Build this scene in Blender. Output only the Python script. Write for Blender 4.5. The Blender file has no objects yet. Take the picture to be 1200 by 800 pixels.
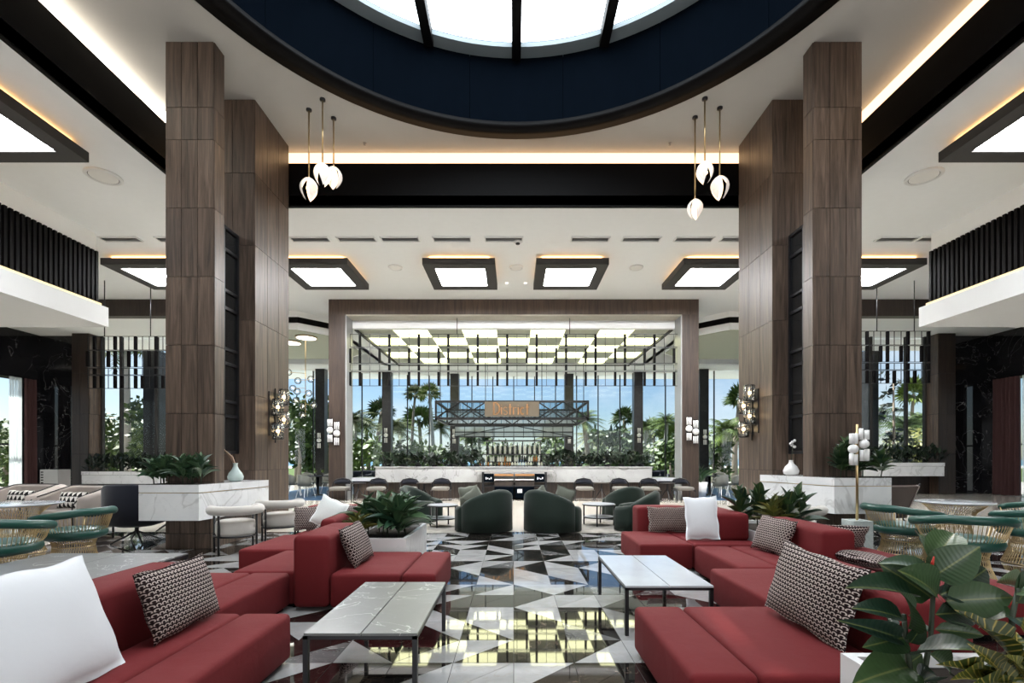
import bpy, bmesh, math, random
from mathutils import Vector, Matrix, Euler

random.seed(7)
C = bpy.context.scene.collection
SC = bpy.context.scene
PI = math.pi

# ---------------------------------------------------------------- camera
F = 17.0 / 36.0 * 1200.0
VX, VY, EYE = 602.0, 538.0, 1.35
cam = bpy.data.cameras.new('camera')
cam.lens = 17.0
cam.sensor_width = 36.0
cam.shift_x = -2.0 / 1200.0
cam.shift_y = 138.0 / 1200.0
cam.clip_start = 0.05
cam.clip_end = 3000
camo = bpy.data.objects.new('camera', cam)
camo.location = (0, 0, EYE)
camo.rotation_euler = (PI / 2, 0, 0)
C.objects.link(camo)
SC.camera = camo

# ---------------------------------------------------------------- world, sun, exposure
world = bpy.data.worlds.new('sky')
SC.world = world
world.use_nodes = True
wt = world.node_tree
wt.nodes.clear()
def WN(t, **k):
    n = wt.nodes.new(t)
    for a, b in k.items():
        setattr(n, a, b)
    return n
w_out = WN('ShaderNodeOutputWorld')
w_bg = WN('ShaderNodeBackground')
w_sky = WN('ShaderNodeTexSky', sky_type='NISHITA', sun_disc=False)
w_sky.sun_elevation = math.radians(52)
w_sky.sun_rotation = math.radians(292)
w_sky.altitude = 10
w_sky.air_density = 1.0
w_sky.dust_density = 0.6
w_sky.ozone_density = 2.0
w_tc = WN('ShaderNodeTexCoord')
w_map = WN('ShaderNodeMapping')
w_map.inputs['Scale'].default_value = (2.2, 2.2, 3.4)
w_noise = WN('ShaderNodeTexNoise')
w_noise.inputs['Scale'].default_value = 1.6
w_noise.inputs['Detail'].default_value = 6
w_noise.inputs['Roughness'].default_value = 0.55
w_ramp = WN('ShaderNodeValToRGB')
w_ramp.color_ramp.elements[0].position = 0.50
w_ramp.color_ramp.elements[0].color = (0, 0, 0, 1)
w_ramp.color_ramp.elements[1].position = 0.68
w_ramp.color_ramp.elements[1].color = (0.8, 0.8, 0.8, 1)
w_mix = WN('ShaderNodeMix', data_type='RGBA')
w_mix.inputs['B'].default_value = (6.5, 6.8, 7.2, 1)
wl = wt.links.new
wl(w_tc.outputs['Generated'], w_map.inputs['Vector'])
wl(w_map.outputs['Vector'], w_noise.inputs['Vector'])
wl(w_noise.outputs['Fac'], w_ramp.inputs['Fac'])
wl(w_ramp.outputs['Color'], w_mix.inputs['Factor'])
wl(w_sky.outputs['Color'], w_mix.inputs['A'])
wl(w_mix.outputs['Result'], w_bg.inputs['Color'])
wl(w_bg.outputs['Background'], w_out.inputs['Surface'])
SKY_STRENGTH = 0.085
w_bg.inputs['Strength'].default_value = SKY_STRENGTH

sun = bpy.data.lights.new('sun', 'SUN')
sun.energy = 9.0
sun.angle = math.radians(0.6)
sun.color = (1.0, 0.93, 0.82)
suno = bpy.data.objects.new('sun', sun)
suno.rotation_euler = (math.radians(34), 0, math.radians(-112))
suno.location = (-20, -20, 40)
C.objects.link(suno)

def area_light(name, loc, rot, sx, sy, power, color):
    l = bpy.data.lights.new(name, 'AREA')
    l.shape = 'RECTANGLE'
    l.size = sx
    l.size_y = sy
    l.energy = power
    l.color = color
    o = bpy.data.objects.new(name, l)
    o.location = loc
    o.rotation_euler = rot
    C.objects.link(o)
    return o
# unseen area lamp added behind the camera as daylight fill; no glazing stands there
area_light('rear_fill_lamp', (0, -6.6, 2.6), (PI / 2, 0, 0), 14, 4.4, 350, (0.93, 0.96, 1.0))

SC.view_settings.view_transform = 'Standard'
SC.view_settings.look = 'None'
SC.view_settings.gamma = 1.0
SC.view_settings.use_curve_mapping = False
SC.view_settings.exposure = 0.8
SC.cycles.use_denoising = True
SC.cycles.max_bounces = 8
SC.cycles.diffuse_bounces = 4
SC.cycles.glossy_bounces = 4
SC.cycles.transparent_max_bounces = 24
SC.cycles.sample_clamp_indirect = 6.0
SC.cycles.caustics_reflective = False
SC.cycles.caustics_refractive = False

# ---------------------------------------------------------------- materials
def new_mat(name):
    m = bpy.data.materials.new(name)
    m.use_nodes = True
    nt = m.node_tree
    nt.nodes.clear()
    out = nt.nodes.new('ShaderNodeOutputMaterial')
    return m, nt, out

def nd(nt, t, ins=None, **k):
    n = nt.nodes.new(t)
    for a, b in k.items():
        setattr(n, a, b)
    for a, b in (ins or {}).items():
        n.inputs[a].default_value = b
    return n

def math_n(nt, op, a, b=None, c=None, clamp=False):
    n = nt.nodes.new('ShaderNodeMath')
    n.operation = op
    n.use_clamp = clamp
    for i, v in enumerate((a, b, c)):
        if v is None:
            continue
        if isinstance(v, (int, float)):
            n.inputs[i].default_value = v
        else:
            nt.links.new(v, n.inputs[i])
    return n.outputs[0]

def mix_rgb(nt, fac, a, b):
    n = nt.nodes.new('ShaderNodeMix')
    n.data_type = 'RGBA'
    for s, v in (('Factor', fac), ('A', a), ('B', b)):
        if isinstance(v, (int, float)):
            n.inputs[s].default_value = v
        elif isinstance(v, tuple):
            n.inputs[s].default_value = (*v[:3], 1)
        else:
            nt.links.new(v, n.inputs[s])
    return n.outputs['Result']

def ramp(nt, fac, stops):
    n = nt.nodes.new('ShaderNodeValToRGB')
    cr = n.color_ramp
    while len(cr.elements) < len(stops):
        cr.elements.new(0.5)
    for e, (p, c) in zip(cr.elements, stops):
        e.position = p
        e.color = (*c, 1) if len(c) == 3 else c
    nt.links.new(fac, n.inputs['Fac'])
    return n.outputs['Color']

def bsdf(nt, out, rough=0.5, metal=0.0, spec=0.5, **k):
    b = nt.nodes.new('ShaderNodeBsdfPrincipled')
    b.inputs['Roughness'].default_value = rough
    b.inputs['Metallic'].default_value = metal
    b.inputs['Specular IOR Level'].default_value = spec
    for a, v in k.items():
        b.inputs[a].default_value = v
    nt.links.new(b.outputs[0], out.inputs['Surface'])
    return b

def bump(nt, b, height, strength=0.2, dist=0.01):
    n = nt.nodes.new('ShaderNodeBump')
    n.inputs['Strength'].default_value = strength
    n.inputs['Distance'].default_value = dist
    nt.links.new(height, n.inputs['Height'])
    nt.links.new(n.outputs[0], b.inputs['Normal'])

def obj_coords(nt, scale=(1, 1, 1), randomise=True):
    tc = nt.nodes.new('ShaderNodeTexCoord')
    mp = nt.nodes.new('ShaderNodeMapping')
    mp.inputs['Scale'].default_value = scale
    nt.links.new(tc.outputs['Object'], mp.inputs['Vector'])
    if randomise:
        oi = nt.nodes.new('ShaderNodeObjectInfo')
        r = math_n(nt, 'MULTIPLY', oi.outputs['Random'], 37.0)
        cx = nt.nodes.new('ShaderNodeCombineXYZ')
        for i in range(3):
            nt.links.new(r, cx.inputs[i])
        nt.links.new(cx.outputs[0], mp.inputs['Location'])
        return mp.outputs[0], oi.outputs['Random']
    return mp.outputs[0], None

def noise(nt, vec, scale, detail=3, rough=0.5, dist=0.0):
    n = nd(nt, 'ShaderNodeTexNoise', {'Scale': scale, 'Detail': detail, 'Roughness': rough, 'Distortion': dist})
    nt.links.new(vec, n.inputs['Vector'])
    return n.outputs['Fac']

def plain(name, col, rough=0.5, metal=0.0, spec=0.5, var=0.06, bscale=0, bstr=0.1, **k):
    """One colour with a light mottling, so that it is not dead flat."""
    m, nt, out = new_mat(name)
    b = bsdf(nt, out, rough, metal, spec, **k)
    v, _ = obj_coords(nt)
    f = noise(nt, v, 6.0, 3)
    lo = tuple(c * (1 - var) for c in col)
    hi = tuple(min(1, c * (1 + var)) for c in col)
    nt.links.new(mix_rgb(nt, f, lo, hi), b.inputs['Base Color'])
    if bscale:
        bump(nt, b, noise(nt, v, bscale, 2), bstr, 0.004)
    return m

def emit(name, col, strength):
    m, nt, out = new_mat(name)
    e = nd(nt, 'ShaderNodeEmission', {'Color': (*col, 1), 'Strength': strength})
    nt.links.new(e.outputs[0], out.inputs['Surface'])
    return m

def wood(name, dark, light, rough=0.42, grain=(9, 9, 0.55)):
    m, nt, out = new_mat(name)
    b = bsdf(nt, out, rough, 0, 0.45)
    v, rnd = obj_coords(nt, grain)
    a = noise(nt, v, 1.5, 5, 0.6, 0.9)
    v2, _ = obj_coords(nt, (grain[0] * 9, grain[1] * 9, grain[2] * 2))
    fine = noise(nt, v2, 2.0, 2, 0.6)
    f = math_n(nt, 'ADD', math_n(nt, 'MULTIPLY', a, 0.75), math_n(nt, 'MULTIPLY', fine, 0.25))
    c = ramp(nt, f, [(0.33, dark), (0.52, tuple((x + y) / 2 for x, y in zip(dark, light))), (0.68, light)])
    hs = nd(nt, 'ShaderNodeHueSaturation')
    nt.links.new(c, hs.inputs['Color'])
    nt.links.new(math_n(nt, 'ADD', math_n(nt, 'MULTIPLY', rnd, 0.36), 0.82), hs.inputs['Value'])
    nt.links.new(hs.outputs[0], b.inputs['Base Color'])
    bump(nt, b, fine, 0.08, 0.002)
    return m

def marble(name, base, cloud, vein, rough=0.08, scale=1.0, width=0.018, amount=0.8, spec=0.5, ior=1.5, val=0.0, fine=0.5):
    m, nt, out = new_mat(name)
    b = bsdf(nt, out, rough, 0, spec, IOR=ior)
    v, rnd = obj_coords(nt, (scale, scale * 1.3, scale))
    cl = noise(nt, v, 1.7, 5, 0.6, 0.6)
    c = mix_rgb(nt, ramp(nt, cl, [(0.35, (0, 0, 0)), (0.7, (1, 1, 1))]), base, cloud)
    n1 = noise(nt, v, 1.3, 4, 0.55, 1.2)
    e1 = math_n(nt, 'ABSOLUTE', math_n(nt, 'SUBTRACT', n1, 0.5))
    m1 = ramp(nt, e1, [(0.0, (1, 1, 1)), (width, (0, 0, 0))])
    n2 = noise(nt, v, 3.1, 3, 0.5, 1.6)
    e2 = math_n(nt, 'ABSOLUTE', math_n(nt, 'SUBTRACT', n2, 0.46))
    m2 = ramp(nt, e2, [(0.0, (fine, fine, fine)), (width * 0.7, (0, 0, 0))])
    mm = math_n(nt, 'MULTIPLY', math_n(nt, 'MAXIMUM', m1, m2), amount)
    c = mix_rgb(nt, mm, c, vein)
    if val:
        hs = nd(nt, 'ShaderNodeHueSaturation')
        nt.links.new(c, hs.inputs['Color'])
        nt.links.new(math_n(nt, 'ADD', math_n(nt, 'MULTIPLY', rnd, val), 1 - val / 2), hs.inputs['Value'])
        c = hs.outputs[0]
    nt.links.new(c, b.inputs['Base Color'])
    return m

def fabric(name, col, rough=0.85, weave=380, bstr=0.25, var=0.1, sheen=0.3):
    m, nt, out = new_mat(name)
    b = bsdf(nt, out, rough, 0, 0.25)
    b.inputs['Sheen Weight'].default_value = sheen
    b.inputs['Sheen Roughness'].default_value = 0.5
    v, _ = obj_coords(nt)
    f = noise(nt, v, 3.0, 4)
    g = noise(nt, v, weave, 1)
    f = math_n(nt, 'ADD', math_n(nt, 'MULTIPLY', f, 0.6), math_n(nt, 'MULTIPLY', g, 0.4))
    lo = tuple(c * (1 - var) for c in col)
    hi = tuple(min(1, c * (1 + var)) for c in col)
    nt.links.new(mix_rgb(nt, f, lo, hi), b.inputs['Base Color'])
    wr = noise(nt, v, 5.0, 3, 0.5, 0.4)
    h = math_n(nt, 'ADD', math_n(nt, 'MULTIPLY', wr, 3.0), math_n(nt, 'MULTIPLY', g, 0.25))
    bump(nt, b, h, bstr, 0.006)
    return m

def loop_print(name, dark, light, n=15.0, asp=1.0, cut=(0.2, 0.33)):
    """A woven print of interlocking pale loops on a dark ground (pillow lies in local XZ)."""
    m, nt, out = new_mat(name)
    b = bsdf(nt, out, 0.9, 0, 0.2)
    tc = nt.nodes.new('ShaderNodeTexCoord')
    sp = nt.nodes.new('ShaderNodeSeparateXYZ')
    nt.links.new(tc.outputs['Object'], sp.inputs[0])
    u = math_n(nt, 'MULTIPLY', sp.outputs[0], n / 0.36)
    w = math_n(nt, 'MULTIPLY', sp.outputs[2], n * asp / 0.36)
    row = math_n(nt, 'FLOOR', w)
    par = math_n(nt, 'MULTIPLY', math_n(nt, 'FRACT', math_n(nt, 'MULTIPLY', row, 0.5)), 1.0)
    fu = math_n(nt, 'SUBTRACT', math_n(nt, 'FRACT', math_n(nt, 'ADD', u, par)), 0.5)
    fw = math_n(nt, 'SUBTRACT', math_n(nt, 'FRACT', w), 0.32)
    r = math_n(nt, 'SQRT', math_n(nt, 'ADD', math_n(nt, 'MULTIPLY', fu, fu), math_n(nt, 'MULTIPLY', fw, fw)))
    d = math_n(nt, 'ABSOLUTE', math_n(nt, 'SUBTRACT', r, 0.36))
    k = ramp(nt, d, [(0.07, (1, 1, 1)), (0.13, (0, 0, 0))])
    low = math_n(nt, 'GREATER_THAN', fw, -0.22)
    k = math_n(nt, 'MULTIPLY', k, low)
    nt.links.new(mix_rgb(nt, k, dark, light), b.inputs['Base Color'])
    bump(nt, b, k, 0.4, 0.003)
    return m

def triangle_print(name, dark, light, n=7.0):
    m, nt, out = new_mat(name)
    b = bsdf(nt, out, 0.9, 0, 0.2)
    tc = nt.nodes.new('ShaderNodeTexCoord')
    sp = nt.nodes.new('ShaderNodeSeparateXYZ')
    nt.links.new(tc.outputs['Object'], sp.inputs[0])
    u = math_n(nt, 'FRACT', math_n(nt, 'MULTIPLY', sp.outputs[0], n / 0.5))
    w = math_n(nt, 'FRACT', math_n(nt, 'MULTIPLY', sp.outputs[2], n / 0.5))
    tri = math_n(nt, 'GREATER_THAN', w, math_n(nt, 'MULTIPLY', math_n(nt, 'ABSOLUTE', math_n(nt, 'SUBTRACT', u, 0.5)), 2.0))
    nt.links.new(mix_rgb(nt, tri, dark, light), b.inputs['Base Color'])
    return m

def leaf_mat(name, dark, light, rib, vein_amt=0.25, rough=0.32, spots=None):
    """Leaf lies along local +Y, midrib at x = 0."""
    m, nt, out = new_mat(name)
    b = bsdf(nt, out, rough, 0, 0.5)
    b.inputs['Transmission Weight'].default_value = 0.0
    tc = nt.nodes.new('ShaderNodeTexCoord')
    sp = nt.nodes.new('ShaderNodeSeparateXYZ')
    nt.links.new(tc.outputs['Object'], sp.inputs[0])
    oi = nt.nodes.new('ShaderNodeObjectInfo')
    ax = math_n(nt, 'ABSOLUTE', sp.outputs[0])
    c = mix_rgb(nt, oi.outputs['Random'], dark, light)
    ph = math_n(nt, 'SINE', math_n(nt, 'MULTIPLY', math_n(nt, 'SUBTRACT', sp.outputs[1], math_n(nt, 'MULTIPLY', ax, 0.6)), 260.0))
    c = mix_rgb(nt, math_n(nt, 'MULTIPLY', math_n(nt, 'POWER', math_n(nt, 'MAXIMUM', ph, 0.0), 6.0), vein_amt), c, rib)
    if spots:
        nz = nd(nt, 'ShaderNodeTexNoise', {'Scale': 26.0, 'Detail': 2.0})
        nt.links.new(tc.outputs['Object'], nz.inputs['Vector'])
        c = mix_rgb(nt, ramp(nt, nz.outputs['Fac'], [(0.5, (0, 0, 0)), (0.6, (1, 1, 1))]), c, spots)
    mid = math_n(nt, 'LESS_THAN', ax, 0.0035)
    c = mix_rgb(nt, math_n(nt, 'MULTIPLY', mid, 0.75), c, rib)
    nt.links.new(c, b.inputs['Base Color'])
    bump(nt, b, ph, 0.12, 0.002)
    return m

def foliage_mat(name, dark, light, rough=0.5):
    m, nt, out = new_mat(name)
    b = bsdf(nt, out, rough, 0, 0.35)
    v, rnd = obj_coords(nt)
    f = noise(nt, v, 4.0, 3)
    f = math_n(nt, 'ADD', math_n(nt, 'MULTIPLY', f, 0.8), math_n(nt, 'MULTIPLY', rnd, 0.3))
    nt.links.new(ramp(nt, f, [(0.35, dark), (0.75, light)]), b.inputs['Base Color'])
    return m

def glass_mat(name, tint=(1, 1, 1), refl=0.06, rough=0.0):
    m, nt, out = new_mat(name)
    t = nd(nt, 'ShaderNodeBsdfTransparent', {'Color': (*tint, 1)})
    g = nd(nt, 'ShaderNodeBsdfGlossy', {'Color': (1, 1, 1, 1), 'Roughness': rough})
    lw = nd(nt, 'ShaderNodeLayerWeight', {'Blend': 0.25})
    f = math_n(nt, 'ADD', math_n(nt, 'MULTIPLY', lw.outputs['Fresnel'], min(1.0, refl * 3.0)), refl * 0.1, clamp=True)
    mx = nt.nodes.new('ShaderNodeMixShader')
    nt.links.new(f, mx.inputs[0])
    nt.links.new(t.outputs[0], mx.inputs[1])
    nt.links.new(g.outputs[0], mx.inputs[2])
    nt.links.new(mx.outputs[0], out.inputs['Surface'])
    return m

def sheer_mat(name, col, thin=0.35):
    m, nt, out = new_mat(name)
    t = nd(nt, 'ShaderNodeBsdfTransparent', {'Color': (1, 1, 1, 1)})
    d = nd(nt, 'ShaderNodeBsdfTranslucent', {'Color': (*col, 1)})
    d2 = nd(nt, 'ShaderNodeBsdfDiffuse', {'Color': (*col, 1)})
    a = nt.nodes.new('ShaderNodeMixShader')
    a.inputs[0].default_value = 0.4
    nt.links.new(d.outputs[0], a.inputs[1])
    nt.links.new(d2.outputs[0], a.inputs[2])
    mx = nt.nodes.new('ShaderNodeMixShader')
    mx.inputs[0].default_value = thin
    nt.links.new(a.outputs[0], mx.inputs[1])
    nt.links.new(t.outputs[0], mx.inputs[2])
    nt.links.new(mx.outputs[0], out.inputs['Surface'])
    return m

def lit_petal(name, col, strength):
    m, nt, out = new_mat(name)
    b = bsdf(nt, out, 0.4, 0, 0.5)
    v, _ = obj_coords(nt)
    f = noise(nt, v, 14.0, 3, 0.6, 0.6)
    c = mix_rgb(nt, f, (0.95, 0.9, 0.85), (0.62, 0.55, 0.5))
    nt.links.new(c, b.inputs['Base Color'])
    nt.links.new(mix_rgb(nt, f, col, tuple(x * 0.75 for x in col)), b.inputs['Emission Color'])
    b.inputs['Emission Strength'].default_value = strength
    return m

M = {}
M['plaster'] = plain('white_plaster', (0.78, 0.77, 0.74), 0.75, 0, 0.3, 0.02)
M['plaster_grey'] = plain('balcony_slab_paint', (0.56, 0.57, 0.57), 0.8, 0, 0.2, 0.02)
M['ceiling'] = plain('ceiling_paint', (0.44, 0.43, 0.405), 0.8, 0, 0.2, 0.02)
M['white_ceiling'] = plain('ceiling_white_paint', (0.87, 0.885, 0.885), 0.8, 0, 0.2, 0.02)
M['black_paint'] = plain('black_satin_paint', (0.0022, 0.0019, 0.0021), 0.55, 0, 0.08, 0.1)
M['navy_paint'] = plain('dark_navy_paint', (0.0020, 0.0034, 0.0058), 0.8, 0, 0.0, 0.15)
M['frame_dark'] = plain('charcoal_bronze', (0.028, 0.025, 0.023), 0.6, 0, 0.4, 0.06)
M['black_metal'] = plain('black_metal', (0.012, 0.012, 0.014), 0.4, 0.3, 0.5, 0.1)
M['walnut'] = wood('walnut_veneer', (0.024, 0.0150, 0.0105), (0.140, 0.096, 0.070), 0.44)
M['walnut_dark'] = wood('walnut_dark', (0.014, 0.009, 0.007), (0.040, 0.026, 0.019))
M['walnut_core'] = plain('shadow_joint', (0.012, 0.009, 0.008), 0.8)
M['marble_white'] = marble('white_marble', (0.74, 0.74, 0.735), (0.63, 0.63, 0.63), (0.32, 0.31, 0.30), 0.12, 0.8, 0.022, 0.42, fine=0.25)
M['marble_pillar'] = marble('honed_black_marble', (0.008, 0.008, 0.009), (0.022, 0.022, 0.024), (0.10, 0.10, 0.10), 0.35, 1.2, 0.006, 0.5, fine=0.3)
M['marble_bar_shaded'] = marble('shaded_bar_marble', (0.40, 0.40, 0.39), (0.33, 0.33, 0.325), (0.13, 0.125, 0.12), 0.15, 0.7, 0.010, 0.7)  # white marble darkened: the shade on the bar is put into its colour
M['walnut_mid'] = wood('walnut_portal', (0.017, 0.011, 0.008), (0.062, 0.040, 0.029), 0.45)
M['seat_grey'] = fabric('warm_grey_seat_cloth', (0.165, 0.155, 0.14), 0.95, 160, 0.4, 0.08, 0.1)
M['marble_black'] = marble('black_marble', (0.006, 0.006, 0.007), (0.014, 0.014, 0.016), (0.22, 0.22, 0.22), 0.06, 0.45, 0.0035, 0.6, fine=0.0)
M['tile_white'] = marble('floor_white_marble', (0.36, 0.36, 0.36), (0.27, 0.27, 0.27), (0.30, 0.27, 0.24), 0.03, 2.0, 0.016, 0.55, 0.5, 2.0, 0.25)
M['tile_grey'] = marble('floor_grey_marble', (0.12, 0.12, 0.12), (0.085, 0.085, 0.085), (0.6, 0.58, 0.55), 0.03, 2.0, 0.010, 0.5, 0.5, 2.0, 0.3)
M['tile_black'] = marble('floor_black_marble', (0.005, 0.0045, 0.0045), (0.011, 0.009, 0.0085), (0.34, 0.25, 0.18), 0.03, 2.0, 0.006, 0.5, 0.5, 2.0)
M['floor_tan'] = marble('floor_cream_marble', (0.53, 0.49, 0.43), (0.515, 0.475, 0.415), (0.46, 0.42, 0.36), 0.13, 0.25, 0.02, 0.05, 0.6, 1.55)
M['table_grey'] = marble('grey_stone_top', (0.115, 0.118, 0.115), (0.145, 0.148, 0.145), (0.55, 0.55, 0.54), 0.3, 1.1, 0.0055, 0.85, fine=0.25)
M['table_white'] = marble('pale_stone_top', (0.50, 0.52, 0.55), (0.46, 0.48, 0.51), (0.40, 0.41, 0.42), 0.12, 1.2, 0.012, 0.3)
M['red'] = fabric('red_upholstery', (0.118, 0.0095, 0.0115), 0.85, 420, 0.32, 0.10, 0.0)
M['pillow_white'] = fabric('white_linen', (0.56, 0.57, 0.59), 0.9, 300, 0.25, 0.04, 0.2)
M['pillow_pale'] = fabric('pale_silvery_cloth', (0.66, 0.68, 0.66), 0.8, 60, 0.35, 0.12, 0.2)
M['pillow_loop'] = loop_print('loop_print_cloth', (0.010, 0.003, 0.004), (0.46, 0.385, 0.355), 12.5, 1.2)
M['pillow_loop_fine'] = loop_print('fine_loop_print_cloth', (0.022, 0.008, 0.008), (0.32, 0.26, 0.23), 13.5, 1.2)
M['pillow_tri'] = triangle_print('triangle_print_cloth', (0.01, 0.01, 0.01), (0.68, 0.66, 0.62), 5.0)
M['boucle'] = fabric('cream_boucle', (0.44, 0.415, 0.38), 0.95, 160, 0.5, 0.10, 0.4)
M['beige'] = fabric('taupe_cloth', (0.24, 0.205, 0.18), 0.9, 300, 0.25, 0.08, 0.3)
M['beige_pale'] = fabric('pale_taupe_cloth', (0.36, 0.315, 0.285), 0.9, 300, 0.25, 0.06, 0.3)
M['green_velvet'] = fabric('dark_green_velvet', (0.0105, 0.0195, 0.0140), 0.75, 400, 0.2, 0.15, 0.08)
M['green_pillow'] = fabric('sage_cloth', (0.17, 0.18, 0.145), 0.9, 300, 0.25, 0.1, 0.3)
M['green_leather'] = plain('green_leather', (0.006, 0.055, 0.040), 0.38, 0, 0.5, 0.1, 120, 0.1)
M['navy_cloth'] = fabric('black_navy_cloth', (0.008, 0.009, 0.016), 0.85, 300, 0.2, 0.1, 0.2)
M['brown_leather'] = plain('brown_leather', (0.030, 0.015, 0.012), 0.45, 0, 0.4, 0.1)
M['grey_shell'] = fabric('grey_cloth', (0.13, 0.135, 0.12), 0.9, 300, 0.2, 0.08, 0.2)
M['gold'] = plain('brass_wire', (0.62, 0.46, 0.24), 0.3, 0.9, 0.5, 0.06)
M['brass'] = plain('brass', (0.55, 0.40, 0.21), 0.28, 1.0, 0.5, 0.06)
M['copper'] = plain('copper_letters', (0.56, 0.28, 0.12), 0.3, 0.7, 0.5, 0.05)
M['steel'] = plain('grey_steel', (0.35, 0.34, 0.33), 0.45, 0.6, 0.5, 0.05)
M['white_metal'] = plain('white_metal', (0.75, 0.75, 0.74), 0.4, 0, 0.5, 0.03)
M['stone_base'] = marble('green_grey_stone', (0.42, 0.46, 0.44), (0.33, 0.37, 0.36), (0.6, 0.63, 0.6), 0.25, 2.5, 0.02, 0.4)
M['soil'] = plain('dark_soil', (0.018, 0.013, 0.010), 0.95, 0, 0.2, 0.4, 40, 0.6)
M['vase'] = plain('celadon_glaze', (0.42, 0.50, 0.47), 0.2, 0, 0.5, 0.12)
M['vase_white'] = plain('white_glaze', (0.72, 0.70, 0.68), 0.25, 0, 0.5, 0.06)
M['twig'] = plain('dry_twig', (0.33, 0.22, 0.16), 0.8)
M['rug'] = plain('grey_mottled_rug', (0.24, 0.225, 0.20), 0.95, 0, 0.1, 0.45, 60, 0.4)
M['sky_sheen_carpet'] = plain('sky_sheen_carpet', (0.03, 0.075, 0.15), 0.35, 0, 0.5, 0.5)  # the blue is reflected sky, put into the carpet's colour
M['leaf_rubber'] = leaf_mat('rubber_leaf', (0.008, 0.025, 0.016), (0.036, 0.075, 0.022), (0.14, 0.16, 0.05), 0.07, 0.36)
M['leaf_lily'] = leaf_mat('lily_leaf', (0.014, 0.044, 0.024), (0.060, 0.110, 0.048), (0.13, 0.19, 0.09), 0.12, 0.34)
M['leaf_croton'] = leaf_mat('croton_leaf', (0.018, 0.033, 0.009), (0.055, 0.066, 0.012), (0.36, 0.27, 0.06), 0.75, 0.3)
M['leaf_yellow'] = leaf_mat('yellow_leaf', (0.05, 0.065, 0.016), (0.14, 0.14, 0.03), (0.24, 0.2, 0.06), 0.2, 0.35)
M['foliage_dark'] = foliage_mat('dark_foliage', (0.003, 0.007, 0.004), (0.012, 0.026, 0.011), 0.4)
M['palm_green'] = foliage_mat('palm_frond', (0.020, 0.048, 0.010), (0.12, 0.165, 0.032), 0.5)
M['palm_olive'] = foliage_mat('olive_frond', (0.03, 0.05, 0.014), (0.18, 0.19, 0.05), 0.5)
M['bush_green'] = foliage_mat('shrub_leaf', (0.016, 0.040, 0.008), (0.10, 0.15, 0.028), 0.5)
M['trunk'] = plain('palm_trunk', (0.24, 0.20, 0.16), 0.9, 0, 0.2, 0.2, 30, 0.4)
M['trunk_pale'] = plain('pale_palm_trunk', (0.42, 0.39, 0.35), 0.9, 0, 0.2, 0.12, 30, 0.3)
M['stem'] = plain('green_stem', (0.022, 0.032, 0.016), 0.6)
M['grass'] = plain('lawn', (0.10, 0.14, 0.05), 0.95, 0, 0.1, 0.4)
M['sand'] = plain('pale_paving', (0.62, 0.60, 0.55), 0.9, 0, 0.1, 0.1)
M['sea'] = plain('sea_water', (0.05, 0.16, 0.24), 0.3, 0, 0.4, 0.15)
M['glass'] = glass_mat('window_glass', (0.95, 0.98, 0.99), 0.05)
M['glass_blue'] = glass_mat('canopy_glass', (0.72, 0.80, 0.84), 0.25)
M['glass_clear'] = glass_mat('lamp_glass', (0.93, 0.93, 0.92), 0.35)
M['glass_pavilion'] = glass_mat('pavilion_glass', (0.90, 0.96, 1.0), 0.06)
M['glass_frost'] = sheer_mat('frosted_canopy_glass', (0.60, 0.64, 0.66), 0.5)
M['sheer'] = sheer_mat('sheer_curtain', (0.80, 0.86, 0.88), 0.3)
M['curtain'] = fabric('dark_wine_curtain', (0.045, 0.018, 0.018), 0.9, 300, 0.3, 0.1, 0.2)
M['mirror_dark'] = plain('dark_mirror_strip', (0.02, 0.02, 0.02), 0.12, 0.4, 0.6, 0.05)
M['panel_light'] = emit('ceiling_panel_light', (0.985, 0.985, 1.0), 20.0)
M['panel_light_far'] = emit('far_ceiling_panel_light', (0.985, 0.985, 1.0), 50.0)
M['skylight'] = emit('skylight_diffuser', (0.86, 0.94, 1.0), 4.2)
M['tray_light'] = emit('tray_panel_light', (1.0, 1.0, 0.58), 2.6)
M['cove_white'] = emit('cove_led_bright', (1.0, 0.90, 0.76), 5.0)
M['cove_warm'] = emit('cove_led_warm', (1.0, 0.62, 0.32), 1.7)
M['halo_warm'] = emit('halo_led_warm', (1.0, 0.55, 0.22), 5.0)
M['line_warm'] = emit('ledge_led_line', (1.0, 0.78, 0.42), 1.0)
M['bulb'] = emit('lamp_bulb', (1.0, 0.70, 0.36), 14.0)
M['disc_light'] = emit('disc_light', (1.0, 0.98, 0.88), 2.5)
M['petal'] = lit_petal('lit_porcelain_petal', (1.0, 0.90, 0.80), 0.22)
M['tray_grey'] = plain('greenish_tray_panel', (0.42, 0.43, 0.35), 0.5, 0, 0.4, 0.04)
M['tray_green'] = plain('greenish_tray_ceiling', (0.40, 0.41, 0.33), 0.6, 0, 0.4, 0.03)
M['sign'] = plain('taupe_sign_board', (0.17, 0.135, 0.105), 0.5, 0, 0.4, 0.05)
M['label_white'] = plain('white_print', (0.6, 0.6, 0.62), 0.5)
M['bottle_clear'] = plain('pale_bottle', (0.62, 0.62, 0.55), 0.12, 0, 0.6, 0.1)
M['bottle_amber'] = plain('amber_bottle', (0.25, 0.10, 0.03), 0.12, 0, 0.6, 0.1)
M['bottle_green'] = plain('green_bottle', (0.03, 0.08, 0.04), 0.12, 0, 0.6, 0.1)
M['bottle_dark'] = plain('dark_bottle', (0.01, 0.01, 0.01), 0.12, 0, 0.6, 0.1)
M['piping'] = plain('black_piping', (0.01, 0.01, 0.01), 0.7)

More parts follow.
